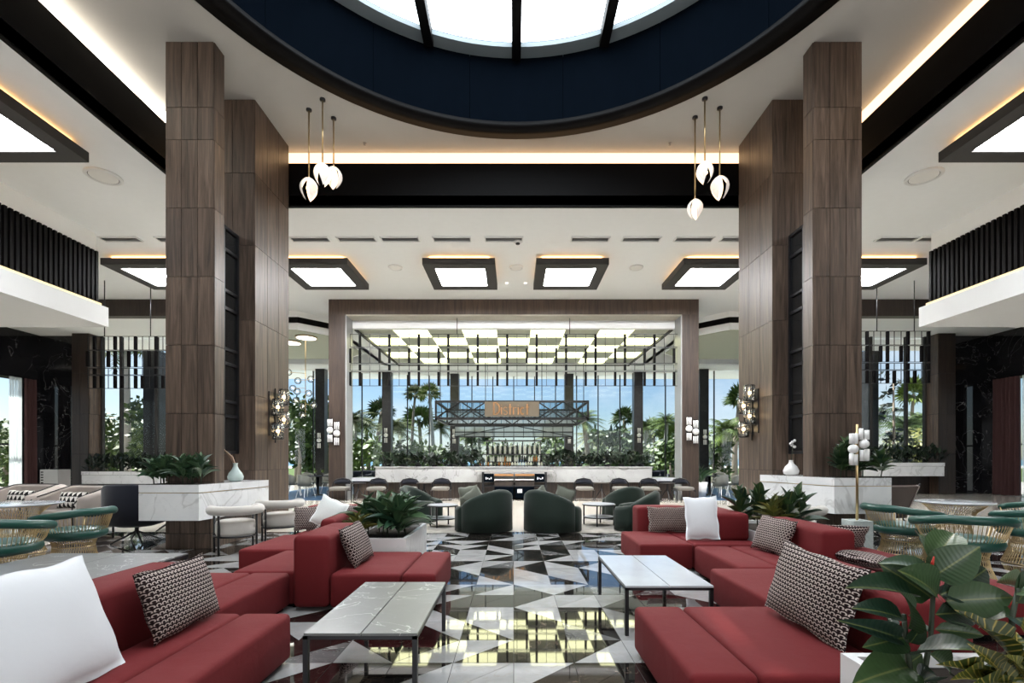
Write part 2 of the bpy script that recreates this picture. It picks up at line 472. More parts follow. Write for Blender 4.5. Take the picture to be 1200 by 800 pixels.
# ---------------------------------------------------------------- mesh building
def rings(lo, hi, r, mids=1):
    """Coordinates along one axis of a rounded box: dense inside the rounding, some in the middle."""
    a = [lo + r * (1 - math.cos(t)) for t in (0.0, 0.6, 1.1)] + [lo + r]
    b = [hi - (x - lo) for x in reversed(a)]
    m = [lo + r + (hi - lo - 2 * r) * (i + 1) / (mids + 1) for i in range(mids)]
    return a + m + b

class MB:
    def __init__(s):
        s.v, s.f = [], []

    def add(s, vs, fs):
        o = len(s.v)
        s.v += [tuple(x) for x in vs]
        s.f += [tuple(o + i for i in f) for f in fs]
        return s

    def box(s, x0, x1, y0, y1, z0, z1):
        return s.add([(x0, y0, z0), (x1, y0, z0), (x1, y1, z0), (x0, y1, z0), (x0, y0, z1), (x1, y0, z1), (x1, y1, z1), (x0, y1, z1)],
                     [(0, 3, 2, 1), (4, 5, 6, 7), (0, 1, 5, 4), (1, 2, 6, 5), (2, 3, 7, 6), (3, 0, 4, 7)])

    def cbox(s, c, sx, sy, sz):
        return s.box(c[0] - sx / 2, c[0] + sx / 2, c[1] - sy / 2, c[1] + sy / 2, c[2] - sz / 2, c[2] + sz / 2)

    def obox(s, c, sx, sy, sz, rot):
        t = MB().cbox((0, 0, 0), sx, sy, sz)
        m = rot if isinstance(rot, Matrix) else Euler(rot).to_matrix()
        return s.add([m @ Vector(p) + Vector(c) for p in t.v], t.f)

    def prism(s, poly, z0, z1):
        n = len(poly)
        vs = [(x, y, z0) for x, y in poly] + [(x, y, z1) for x, y in poly]
        fs = [tuple(reversed(range(n))), tuple(range(n, 2 * n))]
        fs += [(i, (i + 1) % n, n + (i + 1) % n, n + i) for i in range(n)]
        return s.add(vs, fs)

    def bar(s, a, b, w, h=None):
        """A square bar between two points."""
        return s.tube([a, b], w / 2 * 1.2, 4)

    def tube(s, pts, r, n=8, closed=False, cap=True):
        pts = [Vector(p) for p in pts]
        m = len(pts)
        rr = r if isinstance(r, (list, tuple)) else [r] * m
        base = len(s.v)
        prev = None
        for i, p in enumerate(pts):
            if closed:
                d = pts[(i + 1) % m] - pts[i - 1]
            else:
                d = pts[min(i + 1, m - 1)] - pts[max(i - 1, 0)]
            d = d.normalized() if d.length > 1e-9 else Vector((0, 0, 1))
            if prev is None:
                u = Vector((0, 0, 1)) if abs(d.z) < 0.9 else Vector((0, 1, 0))
                u = (u - d * u.dot(d)).normalized()
            else:
                u = prev - d * prev.dot(d)
                u = u.normalized() if u.length > 1e-6 else d.orthogonal().normalized()
            prev = u
            w = d.cross(u)
            off = PI / n if n == 4 else 0
            for k in range(n):
                a = 2 * PI * k / n + off
                s.v.append(tuple(p + (u * math.cos(a) + w * math.sin(a)) * rr[i]))
        for i in range(m if closed else m - 1):
            j = (i + 1) % m
            for k in range(n):
                l = (k + 1) % n
                s.f.append((base + i * n + k, base + i * n + l, base + j * n + l, base + j * n + k))
        if cap and not closed:
            s.f.append(tuple(base + k for k in reversed(range(n))))
            s.f.append(tuple(base + (m - 1) * n + k for k in range(n)))
        return s

    def lathe(s, prof, n=24, c=(0, 0, 0)):
        base = len(s.v)
        for r, z in prof:
            for k in range(n):
                a = 2 * PI * k / n
                s.v.append((c[0] + r * math.cos(a), c[1] + r * math.sin(a), c[2] + z))
        for i in range(len(prof) - 1):
            for k in range(n):
                l = (k + 1) % n
                s.f.append((base + i * n + k, base + i * n + l, base + (i + 1) * n + l, base + (i + 1) * n + k))
        s.f.append(tuple(base + k for k in reversed(range(n))))
        s.f.append(tuple(base + (len(prof) - 1) * n + k for k in range(n)))
        return s

    def ball(s, c, r, n=10):
        m = max(4, n // 2)
        prof = [(max(1e-4, r * math.sin(PI * i / m)), -r * math.cos(PI * i / m)) for i in range(m + 1)]
        return s.lathe(prof, n, c)

    def rbox(s, x0, x1, y0, y1, z0, z1, r=0.04, crown=0.0, mids=2):
        r = min(r, (x1 - x0) / 2.2, (y1 - y0) / 2.2, (z1 - z0) / 2.2)
        X, Y, Z = rings(x0, x1, r, mids), rings(y0, y1, r, mids), rings(z0, z1, r, 1)
        idx, vs, fs = {}, [], []
        lo, hi = Vector((x0 + r, y0 + r, z0 + r)), Vector((x1 - r, y1 - r, z1 - r))
        cx, cy, hx, hy = (x0 + x1) / 2, (y0 + y1) / 2, (x1 - x0) / 2, (y1 - y0) / 2
        def vid(i, j, k):
            key = (i, j, k)
            if key not in idx:
                p = Vector((X[i], Y[j], Z[k]))
                q = Vector([min(max(p[t], lo[t]), hi[t]) for t in range(3)])
                d = p - q
                if d.length > 1e-9:
                    p = q + d.normalized() * r
                if crown and Z[k] > z1 - r - 1e-6:
                    p.z += crown * (1 - ((p.x - cx) / hx) ** 2) * (1 - ((p.y - cy) / hy) ** 2)
                idx[key] = len(vs)
                vs.append(p)
            return idx[key]
        nx, ny, nz = len(X) - 1, len(Y) - 1, len(Z) - 1
        for i in range(nx):
            for j in range(ny):
                fs.append((vid(i, j, 0), vid(i, j + 1, 0), vid(i + 1, j + 1, 0), vid(i + 1, j, 0)))
                fs.append((vid(i, j, nz), vid(i + 1, j, nz), vid(i + 1, j + 1, nz), vid(i, j + 1, nz)))
        for i in range(nx):
            for k in range(nz):
                fs.append((vid(i, 0, k), vid(i + 1, 0, k), vid(i + 1, 0, k + 1), vid(i, 0, k + 1)))
                fs.append((vid(i, ny, k), vid(i, ny, k + 1), vid(i + 1, ny, k + 1), vid(i + 1, ny, k)))
        for j in range(ny):
            for k in range(nz):
                fs.append((vid(0, j, k), vid(0, j, k + 1), vid(0, j + 1, k + 1), vid(0, j + 1, k)))
                fs.append((vid(nx, j, k), vid(nx, j + 1, k), vid(nx, j + 1, k + 1), vid(nx, j, k + 1)))
        return s.add(vs, fs)

    def wall_sweep(s, path, th, z0, tops, n_arc=5):
        """An upholstered shell: a rounded-top wall of thickness th along a plan path, height per point."""
        m = len(path)
        base = len(s.v)
        prof_n = 0
        for i, (x, y) in enumerate(path):
            a, b = path[max(i - 1, 0)], path[min(i + 1, m - 1)]
            d = Vector((b[0] - a[0], b[1] - a[1], 0)).normalized()
            nrm = Vector((d.y, -d.x, 0))
            r = th / 2
            top = tops[i]
            end = 0.55 if i in (0, m - 1) else 1.0
            prof = [(-r, z0), (-r, z0 + (top - r - z0) * 0.5), (-r, top - r)]
            prof += [(-r * math.cos(PI * k / n_arc), top - r + r * math.sin(PI * k / n_arc)) for k in range(1, n_arc)]
            prof += [(r, top - r), (r, z0 + (top - r - z0) * 0.5), (r, z0)]
            prof_n = len(prof)
            for a_, z_ in prof:
                s.v.append((x + nrm.x * a_ * end, y + nrm.y * a_ * end, z_))
        for i in range(m - 1):
            for k in range(prof_n):
                l = (k + 1) % prof_n
                s.f.append((base + i * prof_n + k, base + i * prof_n + l, base + (i + 1) * prof_n + l, base + (i + 1) * prof_n + k))
        s.f.append(tuple(base + k for k in range(prof_n)))
        s.f.append(tuple(base + (m - 1) * prof_n + k for k in reversed(range(prof_n))))
        return s

    def mesh(s, name, mat, smooth=False):
        me = bpy.data.meshes.new(name)
        me.from_pydata(s.v, [], s.f)
        me.materials.append(mat)
        if smooth:
            me.polygons.foreach_set('use_smooth', [True] * len(me.polygons))
        me.update()
        bm = bmesh.new()
        bm.from_mesh(me)
        bmesh.ops.recalc_face_normals(bm, faces=bm.faces)
        bm.to_mesh(me)
        bm.free()
        return me

    def build(s, name, mat, parent=None, smooth=False, world=True, kind=None):
        """Link as ONE mesh object. Vertices are in world space unless world=False (then local to the parent)."""
        m = M[mat] if isinstance(mat, str) else mat
        base = Vector((0, 0, 0))
        if world:
            if parent is not None:
                base = Vector(ORIGIN.get(parent.name, (0, 0, 0)))
            else:
                xs, ys, zs = zip(*s.v)
                base = Vector(((min(xs) + max(xs)) / 2, (min(ys) + max(ys)) / 2, min(zs)))
            s.v = [tuple(Vector(p) - base) for p in s.v]
        o = bpy.data.objects.new(name, s.mesh(name, m, smooth))
        C.objects.link(o)
        if parent is not None:
            o.parent = parent
            ORIGIN[o.name] = ORIGIN.get(parent.name, (0, 0, 0))
        elif world:
            o.location = base
            ORIGIN[o.name] = tuple(base)
        if kind:
            o['kind'] = kind
        return o

ORIGIN = {}

def tag(o, label, cat, group=None, kind=None):
    o['label'] = label
    o['category'] = cat
    if group:
        o['group'] = group
    if kind:
        o['kind'] = kind
    return o

def thing(name, label, cat, loc=(0, 0, 0), rz=0.0, group=None, kind=None):
    o = bpy.data.objects.new(name, None)
    o.empty_display_size = 0.1
    o.location = loc
    o.rotation_euler = (0, 0, rz)
    C.objects.link(o)
    ORIGIN[o.name] = tuple(loc)
    return tag(o, label, cat, group, kind)

def link_mesh(name, me, parent, loc=(0, 0, 0), rot=(0, 0, 0), scale=(1, 1, 1)):
    """A part that shares its mesh; loc is local to the parent."""
    o = bpy.data.objects.new(name, me)
    C.objects.link(o)
    o.parent = parent
    o.location = loc
    o.rotation_euler = rot
    o.scale = scale
    return o

def dup(root, loc, rz=0.0, label=None, group=None, scale=None):
    r = root.copy()
    C.objects.link(r)
    r.location = loc
    r.rotation_euler = (0, 0, rz)
    if label:
        r['label'] = label
    if group:
        r['group'] = group
    if scale:
        r.scale = (scale, scale, scale)
    for ch in list(root.children):
        c = ch.copy()
        C.objects.link(c)
        c.parent = r
        for g in ch.children:
            d = g.copy()
            C.objects.link(d)
            d.parent = c
    return r

def at(px, py, d):
    """The point that stands d metres away along the view's axis and is seen at that place in the photograph."""
    return Vector(((px - VX) * d / F, d, EYE - (py - VY) * d / F))

ORDER = ['first', 'second', 'third', 'fourth', 'fifth', 'sixth', 'seventh', 'eighth', 'ninth', 'tenth', 'eleventh', 'twelfth',
         'thirteenth', 'fourteenth', 'fifteenth', 'sixteenth', 'seventeenth', 'eighteenth', 'nineteenth', 'twentieth', 'twenty-first', 'twenty-second',
         'twenty-third', 'twenty-fourth', 'twenty-fifth', 'twenty-sixth', 'twenty-seventh', 'twenty-eighth', 'twenty-ninth', 'thirtieth']
# ================================================================ THE SETTING
CEIL_HI, CEIL_LO = 7.82, 6.71

def struct(name, mb, mat, label, cat, parent=None, smooth=False):
    o = mb.build(name, mat, parent, smooth)
    if parent is None:
        tag(o, label, cat, None, 'structure')
    return o

floor = struct('floor', MB().box(-19, 19, -7, 27, -0.2, 0), 'floor_tan', 'polished cream stone floor running up to the bar', 'floor')

# patterned marble: rows of slanted black and white slabs, each slab a piece of its own
PITCH = 0.40
TX0, TX1, TY0, TY1 = -7.2, 7.2, 1.2, 8.8
MB().box(TX0 - 0.18, TX1 + 0.18, TY0, TY1 + 0.18, 0.0, 0.0012).build('border', 'tile_black', floor)
MB().box(TX0, TX1, TY0, TY1, 0.0012, 0.0016).build('grout_bed', M['walnut_core'], floor)
def slab_mesh(name, poly, mat):
    g = 0.985
    cx = sum(p[0] for p in poly) / len(poly)
    cy = sum(p[1] for p in poly) / len(poly)
    return MB().prism([(cx + (x - cx) * g, cy + (y - cy) * g) for x, y in poly], 0.0, 0.0024).mesh(name, M[mat])
P2 = PITCH
shapes = {'para_r': [(0, 0), (P2, 0), (2 * P2, P2), (P2, P2)], 'para_l': [(0, 0), (P2, 0), (0, P2), (-P2, P2)],
          'tri_a': [(0, 0), (P2, 0), (P2, P2)], 'tri_b': [(0, 0), (P2, P2), (0, P2)],
          'tri_c': [(0, 0), (P2, 0), (0, P2)], 'tri_d': [(P2, 0), (P2, P2), (0, P2)],
          'tri_up': [(-P2, 0), (P2, 0), (0, P2)], 'tri_down': [(-P2, P2), (P2, P2), (0, 0)]}
slab_me = {(k, c): slab_mesh('slab_' + k, p, 'tile_' + c) for k, p in shapes.items() for c in ('white', 'black', 'grey')}
tiles = []
rt = random.Random(11)
nx, ny = int(round((TX1 - TX0) / P2)), int(round((TY1 - TY0) / P2))
for j in range(ny):
    y = TY0 + j * P2
    right = (j // 2) % 2 == 0
    i = 0
    while i < nx:
        x = TX0 + i * P2
        k = (i + j // 2 + (j % 2) * (1 if right else -1)) % 4
        if i + 2 <= nx and rt.random() < 0.16:
            # a pyramid: one wide triangle between two small ones
            col = rt.choice(('white', 'black'))
            oth = 'black' if col == 'white' else ('grey' if rt.random() < 0.3 else 'white')
            if rt.random() < 0.5:
                tiles += [('tri_up', col, x + P2, y), ('tri_b', oth, x, y), ('tri_d', oth, x + P2, y)]
            else:
                tiles += [('tri_down', col, x + P2, y), ('tri_c', oth, x, y), ('tri_a', oth, x + P2, y)]
            i += 2
            continue
        a = 'black' if k in (0, 1) else 'white'
        b = 'black' if k in (1, 2) else 'white'
        if a == 'white' and rt.random() < 0.12:
            a = 'grey'
        if right:
            tiles += [('tri_a', a, x, y), ('tri_b', b, x, y)]
        else:
            tiles += [('tri_c', a, x, y), ('tri_d', b, x, y)]
        i += 1
tiles.sort(key=lambda t: abs(t[2]) * 0.7 + t[3])
rest = {'white': MB(), 'black': MB(), 'grey': MB()}
n_tile = 0
for k, c, x, y in tiles:
    px = VX + (x + 0.2) * F / (y + 0.2)
    py = VY + EYE * F / (y + 0.2)
    if n_tile < 298 and py < 860 and 150 < px < 1050 and not (x < -2.7 and y < 5) and not (x > 3.2 and y < 5):
        link_mesh('tile', slab_me[(k, c)], floor, (x - ORIGIN['floor'][0], y - ORIGIN['floor'][1], 0.0016 - ORIGIN['floor'][2]))
        n_tile += 1
    else:
        me = slab_me[(k, c)]
        rest[c].add([(v.co.x + x, v.co.y + y, v.co.z + 0.0016) for v in me.vertices], [tuple(p.vertices) for p in me.polygons])
for c in rest:
    if rest[c].v:
        rest[c].build('outer_tiles', 'tile_' + c, floor, kind='stuff')

# ---- high ceiling with the round opening
SKX, SKY, SKR, SKI = 0.05, 4.76, 4.93, 4.57
def plate_with_hole(x0, x1, y0, y1, z0, z1, cx, cy, r, n=128):
    mb = MB()
    for k in range(n):
        a = 2 * PI * k / n
        c, s_ = math.cos(a), math.sin(a)
        t = min((x1 - cx) / c if c > 1e-9 else 1e9, (x0 - cx) / c if c < -1e-9 else 1e9,
                (y1 - cy) / s_ if s_ > 1e-9 else 1e9, (y0 - cy) / s_ if s_ < -1e-9 else 1e9)
        for z in (z0, z1):
            mb.v.append((cx + r * c, cy + r * s_, z))
            mb.v.append((cx + t * c, cy + t * s_, z))
    for k in range(n):
        a, b = 4 * k, 4 * ((k + 1) % n)
        mb.f += [(a, b, b + 1, a + 1), (a + 2, a + 3, b + 3, b + 2), (a, a + 2, b + 2, b), (a + 1, b + 1, b + 3, a + 3)]
    # the four corners that the radial fan cuts off
    return mb
hi = plate_with_hole(-6.95, 6.95, -7, 10.6, CEIL_HI, CEIL_HI + 0.2, SKX, SKY, SKR - 0.1)
hi.box(-6.95, -6.0, -7, -6, CEIL_HI + 0.001, CEIL_HI + 0.2).box(6.0, 6.95, -7, -6, CEIL_HI + 0.001, CEIL_HI + 0.2)
hi.box(-6.95, -6.0, 9.6, 10.6, CEIL_HI + 0.001, CEIL_HI + 0.2).box(6.0, 6.95, 9.6, 10.6, CEIL_HI + 0.001, CEIL_HI + 0.2)
struct('ceiling', hi, 'ceiling', 'high warm white ceiling around the round skylight', 'ceiling')

def ring(r0, r1, z0, z1, n=128, a0=0.0, a1=2 * PI, cx=SKX, cy=SKY):
    mb = MB()
    full = abs(a1 - a0 - 2 * PI) < 1e-6
    m = n if full else n + 1
    for k in range(m):
        a = a0 + (a1 - a0) * k / n
        c, s_ = math.cos(a), math.sin(a)
        mb.v += [(cx + r0 * c, cy + r0 * s_, z0), (cx + r1 * c, cy + r1 * s_, z0), (cx + r1 * c, cy + r1 * s_, z1), (cx + r0 * c, cy + r0 * s_, z1)]
    for k in range(n):
        a, b = 4 * k, 4 * ((k + 1) % m)
        mb.f += [(a + i, b + i, b + (i + 1) % 4, a + (i + 1) % 4) for i in range(4)]
    if not full:
        mb.f += [(0, 1, 2, 3), (4 * n + 3, 4 * n + 2, 4 * n + 1, 4 * n)]
    return mb

sk = thing('skylight', 'round dark skylight drum with pale glazing and parallel bars', 'skylight', (SKX, SKY, 7.76), 0, None, 'structure')
ring(SKI, SKR, 7.76, 7.86).build('lip', 'black_paint', sk, True)
for k in range(16):
    a = 2 * PI * (k + 0.5) / 16
    ring(SKI, SKI + 0.06, 7.86, 9.08, 8, a + 0.0008, a + 2 * PI / 16 - 0.0008).build('drum_panel', 'navy_paint', sk)
ring(SKI + 0.06, SKI + 0.1, 7.86, 9.3).build('drum_backing', 'black_paint', sk)
ring(4.31, SKI + 0.05, 9.08, 9.16).build('curb', plain('grey_blue_curb', (0.20, 0.24, 0.26), 0.6), sk)
bars_x = [-3.25, -1.62, 0.0, 1.62, 3.25]
for x in bars_x:
    half = math.sqrt(4.5 ** 2 - x * x)
    MB().box(SKX + x - 0.085, SKX + x + 0.085, SKY - half, SKY + half, 8.98, 9.22).build('glazing_bar', 'black_paint', sk)
edges = [-4.34] + bars_x + [4.34]
for a, b in zip(edges[:-1], edges[1:]):
    n = 10
    lo = [(SKX + a + (b - a) * i / n, SKY - math.sqrt(max(0, 4.34 ** 2 - (a + (b - a) * i / n) ** 2))) for i in range(n + 1)]
    up = [(x, 2 * SKY - y) for x, y in reversed(lo)]
    pts = []
    for p in lo + up:
        if not pts or (Vector(p) - Vector(pts[-1])).length > 1e-4:
            pts.append(p)
    if (Vector(pts[0]) - Vector(pts[-1])).length < 1e-4:
        pts.pop()
    MB().prism(pts, 9.2, 9.22).build('pane', 'skylight', sk)

# ---- dark beams with LED coves
def side_beam(s):
    nm = 'left' if s < 0 else 'right'
    x0, x1 = sorted((s * 6.46, s * 6.52))
    t = struct('trim_%d' % (1 if s < 0 else 2), MB().box(x0, x1, -7, 10.2, 6.68, 7.59), 'black_paint',
               'long black ceiling beam with a glowing cove along the %s side' % nm, 'beam')
    xa, xb = sorted((s * 6.475, s * 6.50))
    MB().box(xa, xb, -7, 10.2, 7.59, CEIL_HI - 0.005).build('cove_light', 'cove_white' if s < 0 else 'cove_warm', t)
side_beam(-1)
side_beam(1)
t = struct('trim_3', MB().box(-6.46, 6.46, 10.2, 10.27, 6.68, 7.59), 'black_paint', 'black cross beam with a warm cove above the lower ceiling', 'beam')
MB().box(-6.46, 6.46, 10.215, 10.24, 7.59, CEIL_HI - 0.005).build('cove_light', 'cove_warm', t)

# ---- lower ceilings
lowc = MB().box(-18.7, 18.7, 10.2, 16.8, CEIL_LO, CEIL_LO + 0.2)
lowc.box(-9.95, -6.46, -7, 10.2, CEIL_LO, CEIL_LO + 0.2).box(6.46, 9.95, -7, 10.2, CEIL_LO, CEIL_LO + 0.2)
lowc.box(-12.8, -6.3, 16.8, 23.2, CEIL_LO, CEIL_LO + 0.2).box(6.3, 12.8, 16.8, 23.2, CEIL_LO, CEIL_LO + 0.2)
struct('ceiling_lower', lowc, 'white_ceiling', 'lower white ceiling with the square light boxes', 'ceiling')

# ---- walls: behind the camera, the mezzanine sides, the side rooms
struct('wall_entrance', MB().box(-19, 19, -7.2, -7, 0, 8.2), 'plaster', 'plain pale wall behind the seating', 'wall')
for s in (-1, 1):
    nm = 'left' if s < 0 else 'right'
    xs = lambda a, b: sorted((s * a, s * b))
    x0, x1 = xs(9.93, 10.5)
    w = struct('wall_%s_upper' % nm, MB().box(x0, x1, -7, 11.5, 6.28, CEIL_LO), 'white_ceiling', 'white bulkhead over the %s dark ribbed balcony front' % nm, 'wall')
    # balcony front: black board with upright ribs, pale slab and LED line below
    b = thing('balcony_front', 'black ribbed balcony front on the %s side above a white slab' % nm, 'balcony', (s * 9.9, 2.0, 4.52), 0, None, 'structure')
    x0, x1 = xs(9.93, 18.6)
    MB().box(x0, x1, -7, 11.5, 5.06, 6.28).build('board', 'black_paint', b)
    rb = MB()
    y = -6.95
    while y < 11.5:
        x0, x1 = xs(9.885, 9.935)
        rb.box(x0, x1, y, y + 0.062, 5.06, 6.29)
        y += 0.115
    k = 9.93
    while k < 12:
        xa, xb = xs(k, k + 0.06)
        rb.box(xa, xb, 11.49, 11.54, 5.06, 6.29)
        k += 0.115
    rb.build('ribs', 'black_paint', b, kind='stuff')
    x0, x1 = xs(9.72, 18.6)
    MB().box(x0, x1, -7, 11.6, 4.52, 4.98).build('slab', 'plaster_grey', b)
    x0, x1 = xs(9.80, 9.86)
    MB().box(x0, x1, -7, 11.5, 4.98, 5.055).build('led_line', 'line_warm', b)
    # outer side wall with its tall window and marble lintel
    x0, x1 = xs(18.6, 18.8)
    wl_ = MB().box(x0, x1, -7, 11.8, 0, CEIL_LO)
    wl_.box(x0, x1, 18.4, 19.3, 0, 4.4)
    struct('wall_%s' % nm, wl_, 'marble_black', 'polished black marble %s side wall' % nm, 'wall')
    struct('wall_%s_lintel' % nm, MB().box(x0, x1, 11.8, 19.3, 4.4, CEIL_LO), 'marble_black', 'glossy black marble panel above the %s side window' % nm, 'wall')
    wn = thing('window_%d' % (2 if s < 0 else 3), 'tall %s side window with black mullions' % nm, 'window', (s * 18.7, 15, 0), 0, None, 'structure')
    x0, x1 = xs(18.66, 18.72)
    for y in (11.83, 13.45, 15.1, 16.75, 18.37):
        MB().box(x0, x1, y - 0.03, y + 0.03, 0, 4.4).build('mullion', 'black_metal', wn)
    for z in (0.04, 1.9, 4.36):
        MB().box(x0, x1, 11.8, 18.4, z - 0.03, z + 0.03).build('transom', 'black_metal', wn)
    for y in (11.83, 13.45, 15.1, 16.75):
        x2, x3 = xs(18.685, 18.695)
        MB().box(x2, x3, y + 0.03, y + 1.6, 0.07, 4.33).build('pane', 'glass', wn)
    # back wall of the side room: marble, wood pier, low wood wall, fascia
    x0, x1 = xs(17.0, 18.7)
    struct('wall_%s_back' % nm, MB().box(x0, x1, 19.0, 19.3, 0, CEIL_LO), 'marble_black', 'black marble back wall beside the %s wood pier' % nm, 'wall')
    pr = thing('wood_pier', 'tall dark wood pier beside the %s black marble' % nm, 'pier', (s * 16.67, 18.9, 0), 0, None, 'structure')
    x0, x1 = xs(16.36, 17.0)
    MB().box(x0, x1, 18.62, 19.3, 0, 6.2).build('core', 'walnut_core', pr)
    pm = MB().box(-0.155, 0.155, -0.012, 0.012, 0.01, 1.54).mesh('pier_panel', M['walnut_dark'])
    sm_ = MB().box(-0.012, 0.012, -0.33, 0.33, 0.01, 1.54).mesh('pier_side_panel', M['walnut'])  # lighter walnut paints in the light that the inner side receives
    for i in range(2):
        for j in range(4):
            link_mesh('panel', pm, pr, (s * (16.36 + 0.16 + 0.32 * i - 16.67), 18.61 - 18.9, j * 1.55))
    for j in range(4):
        link_mesh('side_panel', sm_, pr, (s * (16.355 - 16.67), 18.96 - 18.9, j * 1.55))
    x0, x1 = xs(10.4, 16.36)
    lw_ = struct('wall_%s_low' % nm, MB().box(x0, x1, 19.02, 19.3, 0, 0.8), 'walnut_core', 'low dark wood wall under the %s window ledge' % nm, 'wall')
    pm2 = MB().box(-0.245, 0.245, -0.012, 0.012, 0.01, 0.8).mesh('low_panel', M['walnut_dark'])
    for i in range(12):
        link_mesh('panel', pm2, lw_, (s * (10.65 + 0.49 * i) - ORIGIN[lw_.name][0], 19.01 - ORIGIN[lw_.name][1], 0))
    x0, x1 = xs(8.5, 18.6)
    struct('beam_%s' % nm, MB().box(x0, x1, 16.2, 16.5, 6.15, CEIL_LO), 'walnut_dark', 'dark wood fascia beam over the %s side windows' % nm, 'beam')
    x0, x1 = xs(8.5, 18.7)
    struct('ceiling_%s_bay' % nm, MB().box(x0, x1, 16.5, 19.4, 6.2, 6.3), 'white_ceiling', 'white ceiling of the %s window bay' % nm, 'ceiling')
    x0, x1 = xs(9.6, 10.4)
    struct('pillar_%s' % nm, MB().box(x0, x1, 18.7, 19.3, 0, 6.2), 'walnut_dark', 'dark wood pillar at the inner end of the %s window bay' % nm, 'pillar')
    # window of the bay
    wb = thing('window_%d' % (4 if s < 0 else 5), 'bay window on the %s behind the planted ledge' % nm, 'window', (s * 13.4, 19.2, 0.8), 0, None, 'structure')
    ml = [10.45, 11.9, 13.3, 14.15, 15.55, 16.3]
    for x in ml:
        x0, x1 = xs(x - 0.045, x + 0.045)
        MB().box(x0, x1, 19.12, 19.24, 0.8, 6.2).build('mullion', 'frame_dark', wb)
    for a, b_ in zip(ml[:-1], ml[1:]):
        x0, x1 = xs(a + 0.045, b_ - 0.045)
        MB().box(x0, x1, 19.17, 19.19, 0.8, 6.2).build('pane', 'glass', wb)
    # outside black pillar and canopy seen through the bay window
    x0, x1 = xs(15.9, 16.4) if s < 0 else xs(15.7, 16.15)
    struct('pillar_%s_outside' % nm, MB().box(x0, x1, 21.4, 22.2, -0.3, 6.2), 'marble_pillar', 'black stone pillar outside the %s bay window' % nm, 'pillar')
    x0, x1 = xs(9, 18.7)
    struct('ceiling_%s_canopy' % nm, MB().box(x0, x1, 19.45, 21.4, 6.15, 6.35), 'white_ceiling', 'white canopy soffit outside the %s bay window' % nm, 'ceiling')

# ---- wooden columns, clad panel by panel
pan = {}
def clad(root, rx, ry, origin, x0, x1, y, z0, z1, nx_, tiers, axis, mat='walnut'):
    """Panels on a face: along X at depth y (axis 'x') or along Y at x (axis 'y')."""
    w = (x1 - x0) / nx_
    for i in range(nx_):
        for j, (za, zb) in enumerate(tiers):
            key = (round(w, 3), round(zb - za, 3), axis, mat)
            if key not in pan:
                hw = w / 2 - 0.004
                mb = MB().box(-hw, hw, -0.012, 0.012, 0.004, zb - za - 0.004) if axis == 'x' else MB().box(-0.012, 0.012, -hw, hw, 0.004, zb - za - 0.004)
                pan[key] = mb.mesh('cladding_panel', M[mat])
            c = x0 + w * (i + 0.5)
            loc = (c - origin[0], y - origin[1], za) if axis == 'x' else (y - origin[0], c - origin[1], za)
            link_mesh('panel', pan[key], root, loc)

T1 = [(0.0, 1.0), (1.0, 2.06), (2.06, 3.12), (3.12, 4.18), (4.18, 5.24), (5.24, 6.30), (6.30, 6.80), (6.80, 7.82)]
T2 = [(0.0, 1.15), (1.15, 2.5), (2.5, 3.85), (3.85, 5.2), (5.2, 6.5), (6.5, 7.82)]
for s in (-1, 1):
    nm = 'left' if s < 0 else 'right'
    org = (s * 5.02, 7.63, 0)
    c1 = thing('wood_column', 'slim front walnut column on the %s reaching the high ceiling' % nm, 'column', org, 0, None, 'structure')
    x0, x1 = sorted((s * 4.665, s * 5.385))
    MB().box(x0, x1, 7.515, 7.76, 0, CEIL_HI).build('core', 'walnut_core', c1)
    clad(c1, 0, 0, org, x0 - 0.012, x1 + 0.012, 7.505, 0, 0, 3, T1, 'x')
    clad(c1, 0, 0, org, 7.505, 7.76, s * 4.655, 0, 0, 1, T1, 'y')
    org = (s * 5.04, 9.35, 0)
    c2 = thing('wood_column', 'broad rear walnut column on the %s carrying a glass sconce' % nm, 'column', org, 0, None, 'structure')
    x0, x1 = sorted((s * 4.675, s * 5.44))
    MB().box(x0, x1, 8.72, 10.0, 0, CEIL_HI).build('core', 'walnut_core', c2)
    clad(c2, 0, 0, org, x0 - 0.012, x1 + 0.012, 8.708, 0, 0, 2, T2, 'x')
    clad(c2, 0, 0, org, 8.70, 10.0, s * 4.665, 0, 0, 3, T2, 'y')
    clad(c2, 0, 0, org, x0 - 0.012, x1 + 0.012, 10.01, 0, 0, 2, T2, 'x')
    # black metal screen between the two columns
    sc = thing('metal_screen', 'narrow black metal lattice between the two %s columns' % nm, 'screen', (s * 4.95, 8.24, 1.45), 0)
    for y in (7.80, 8.24, 8.66):
        MB().box(s * 4.95 - 0.02, s * 4.95 + 0.02, y - 0.025, y + 0.025, 1.45, 5.35).build('upright', 'black_metal', sc)
    for z in (1.47, 2.1, 2.35, 3.0, 3.25, 3.95, 4.25, 4.95, 5.33):
        MB().box(s * 4.95 - 0.02, s * 4.95 + 0.02, 7.80, 8.66, z - 0.025, z + 0.025).build('rung', 'black_metal', sc)
    MB().box(s * 4.97 - 0.008, s * 4.97 + 0.008, 7.82, 8.22, 1.5, 5.3).build('dark_panel', 'mirror_dark', sc)
    MB().box(s * 4.97 - 0.008, s * 4.97 + 0.008, 8.26, 8.64, 1.5, 5.3).build('dark_panel', 'mirror_dark', sc)

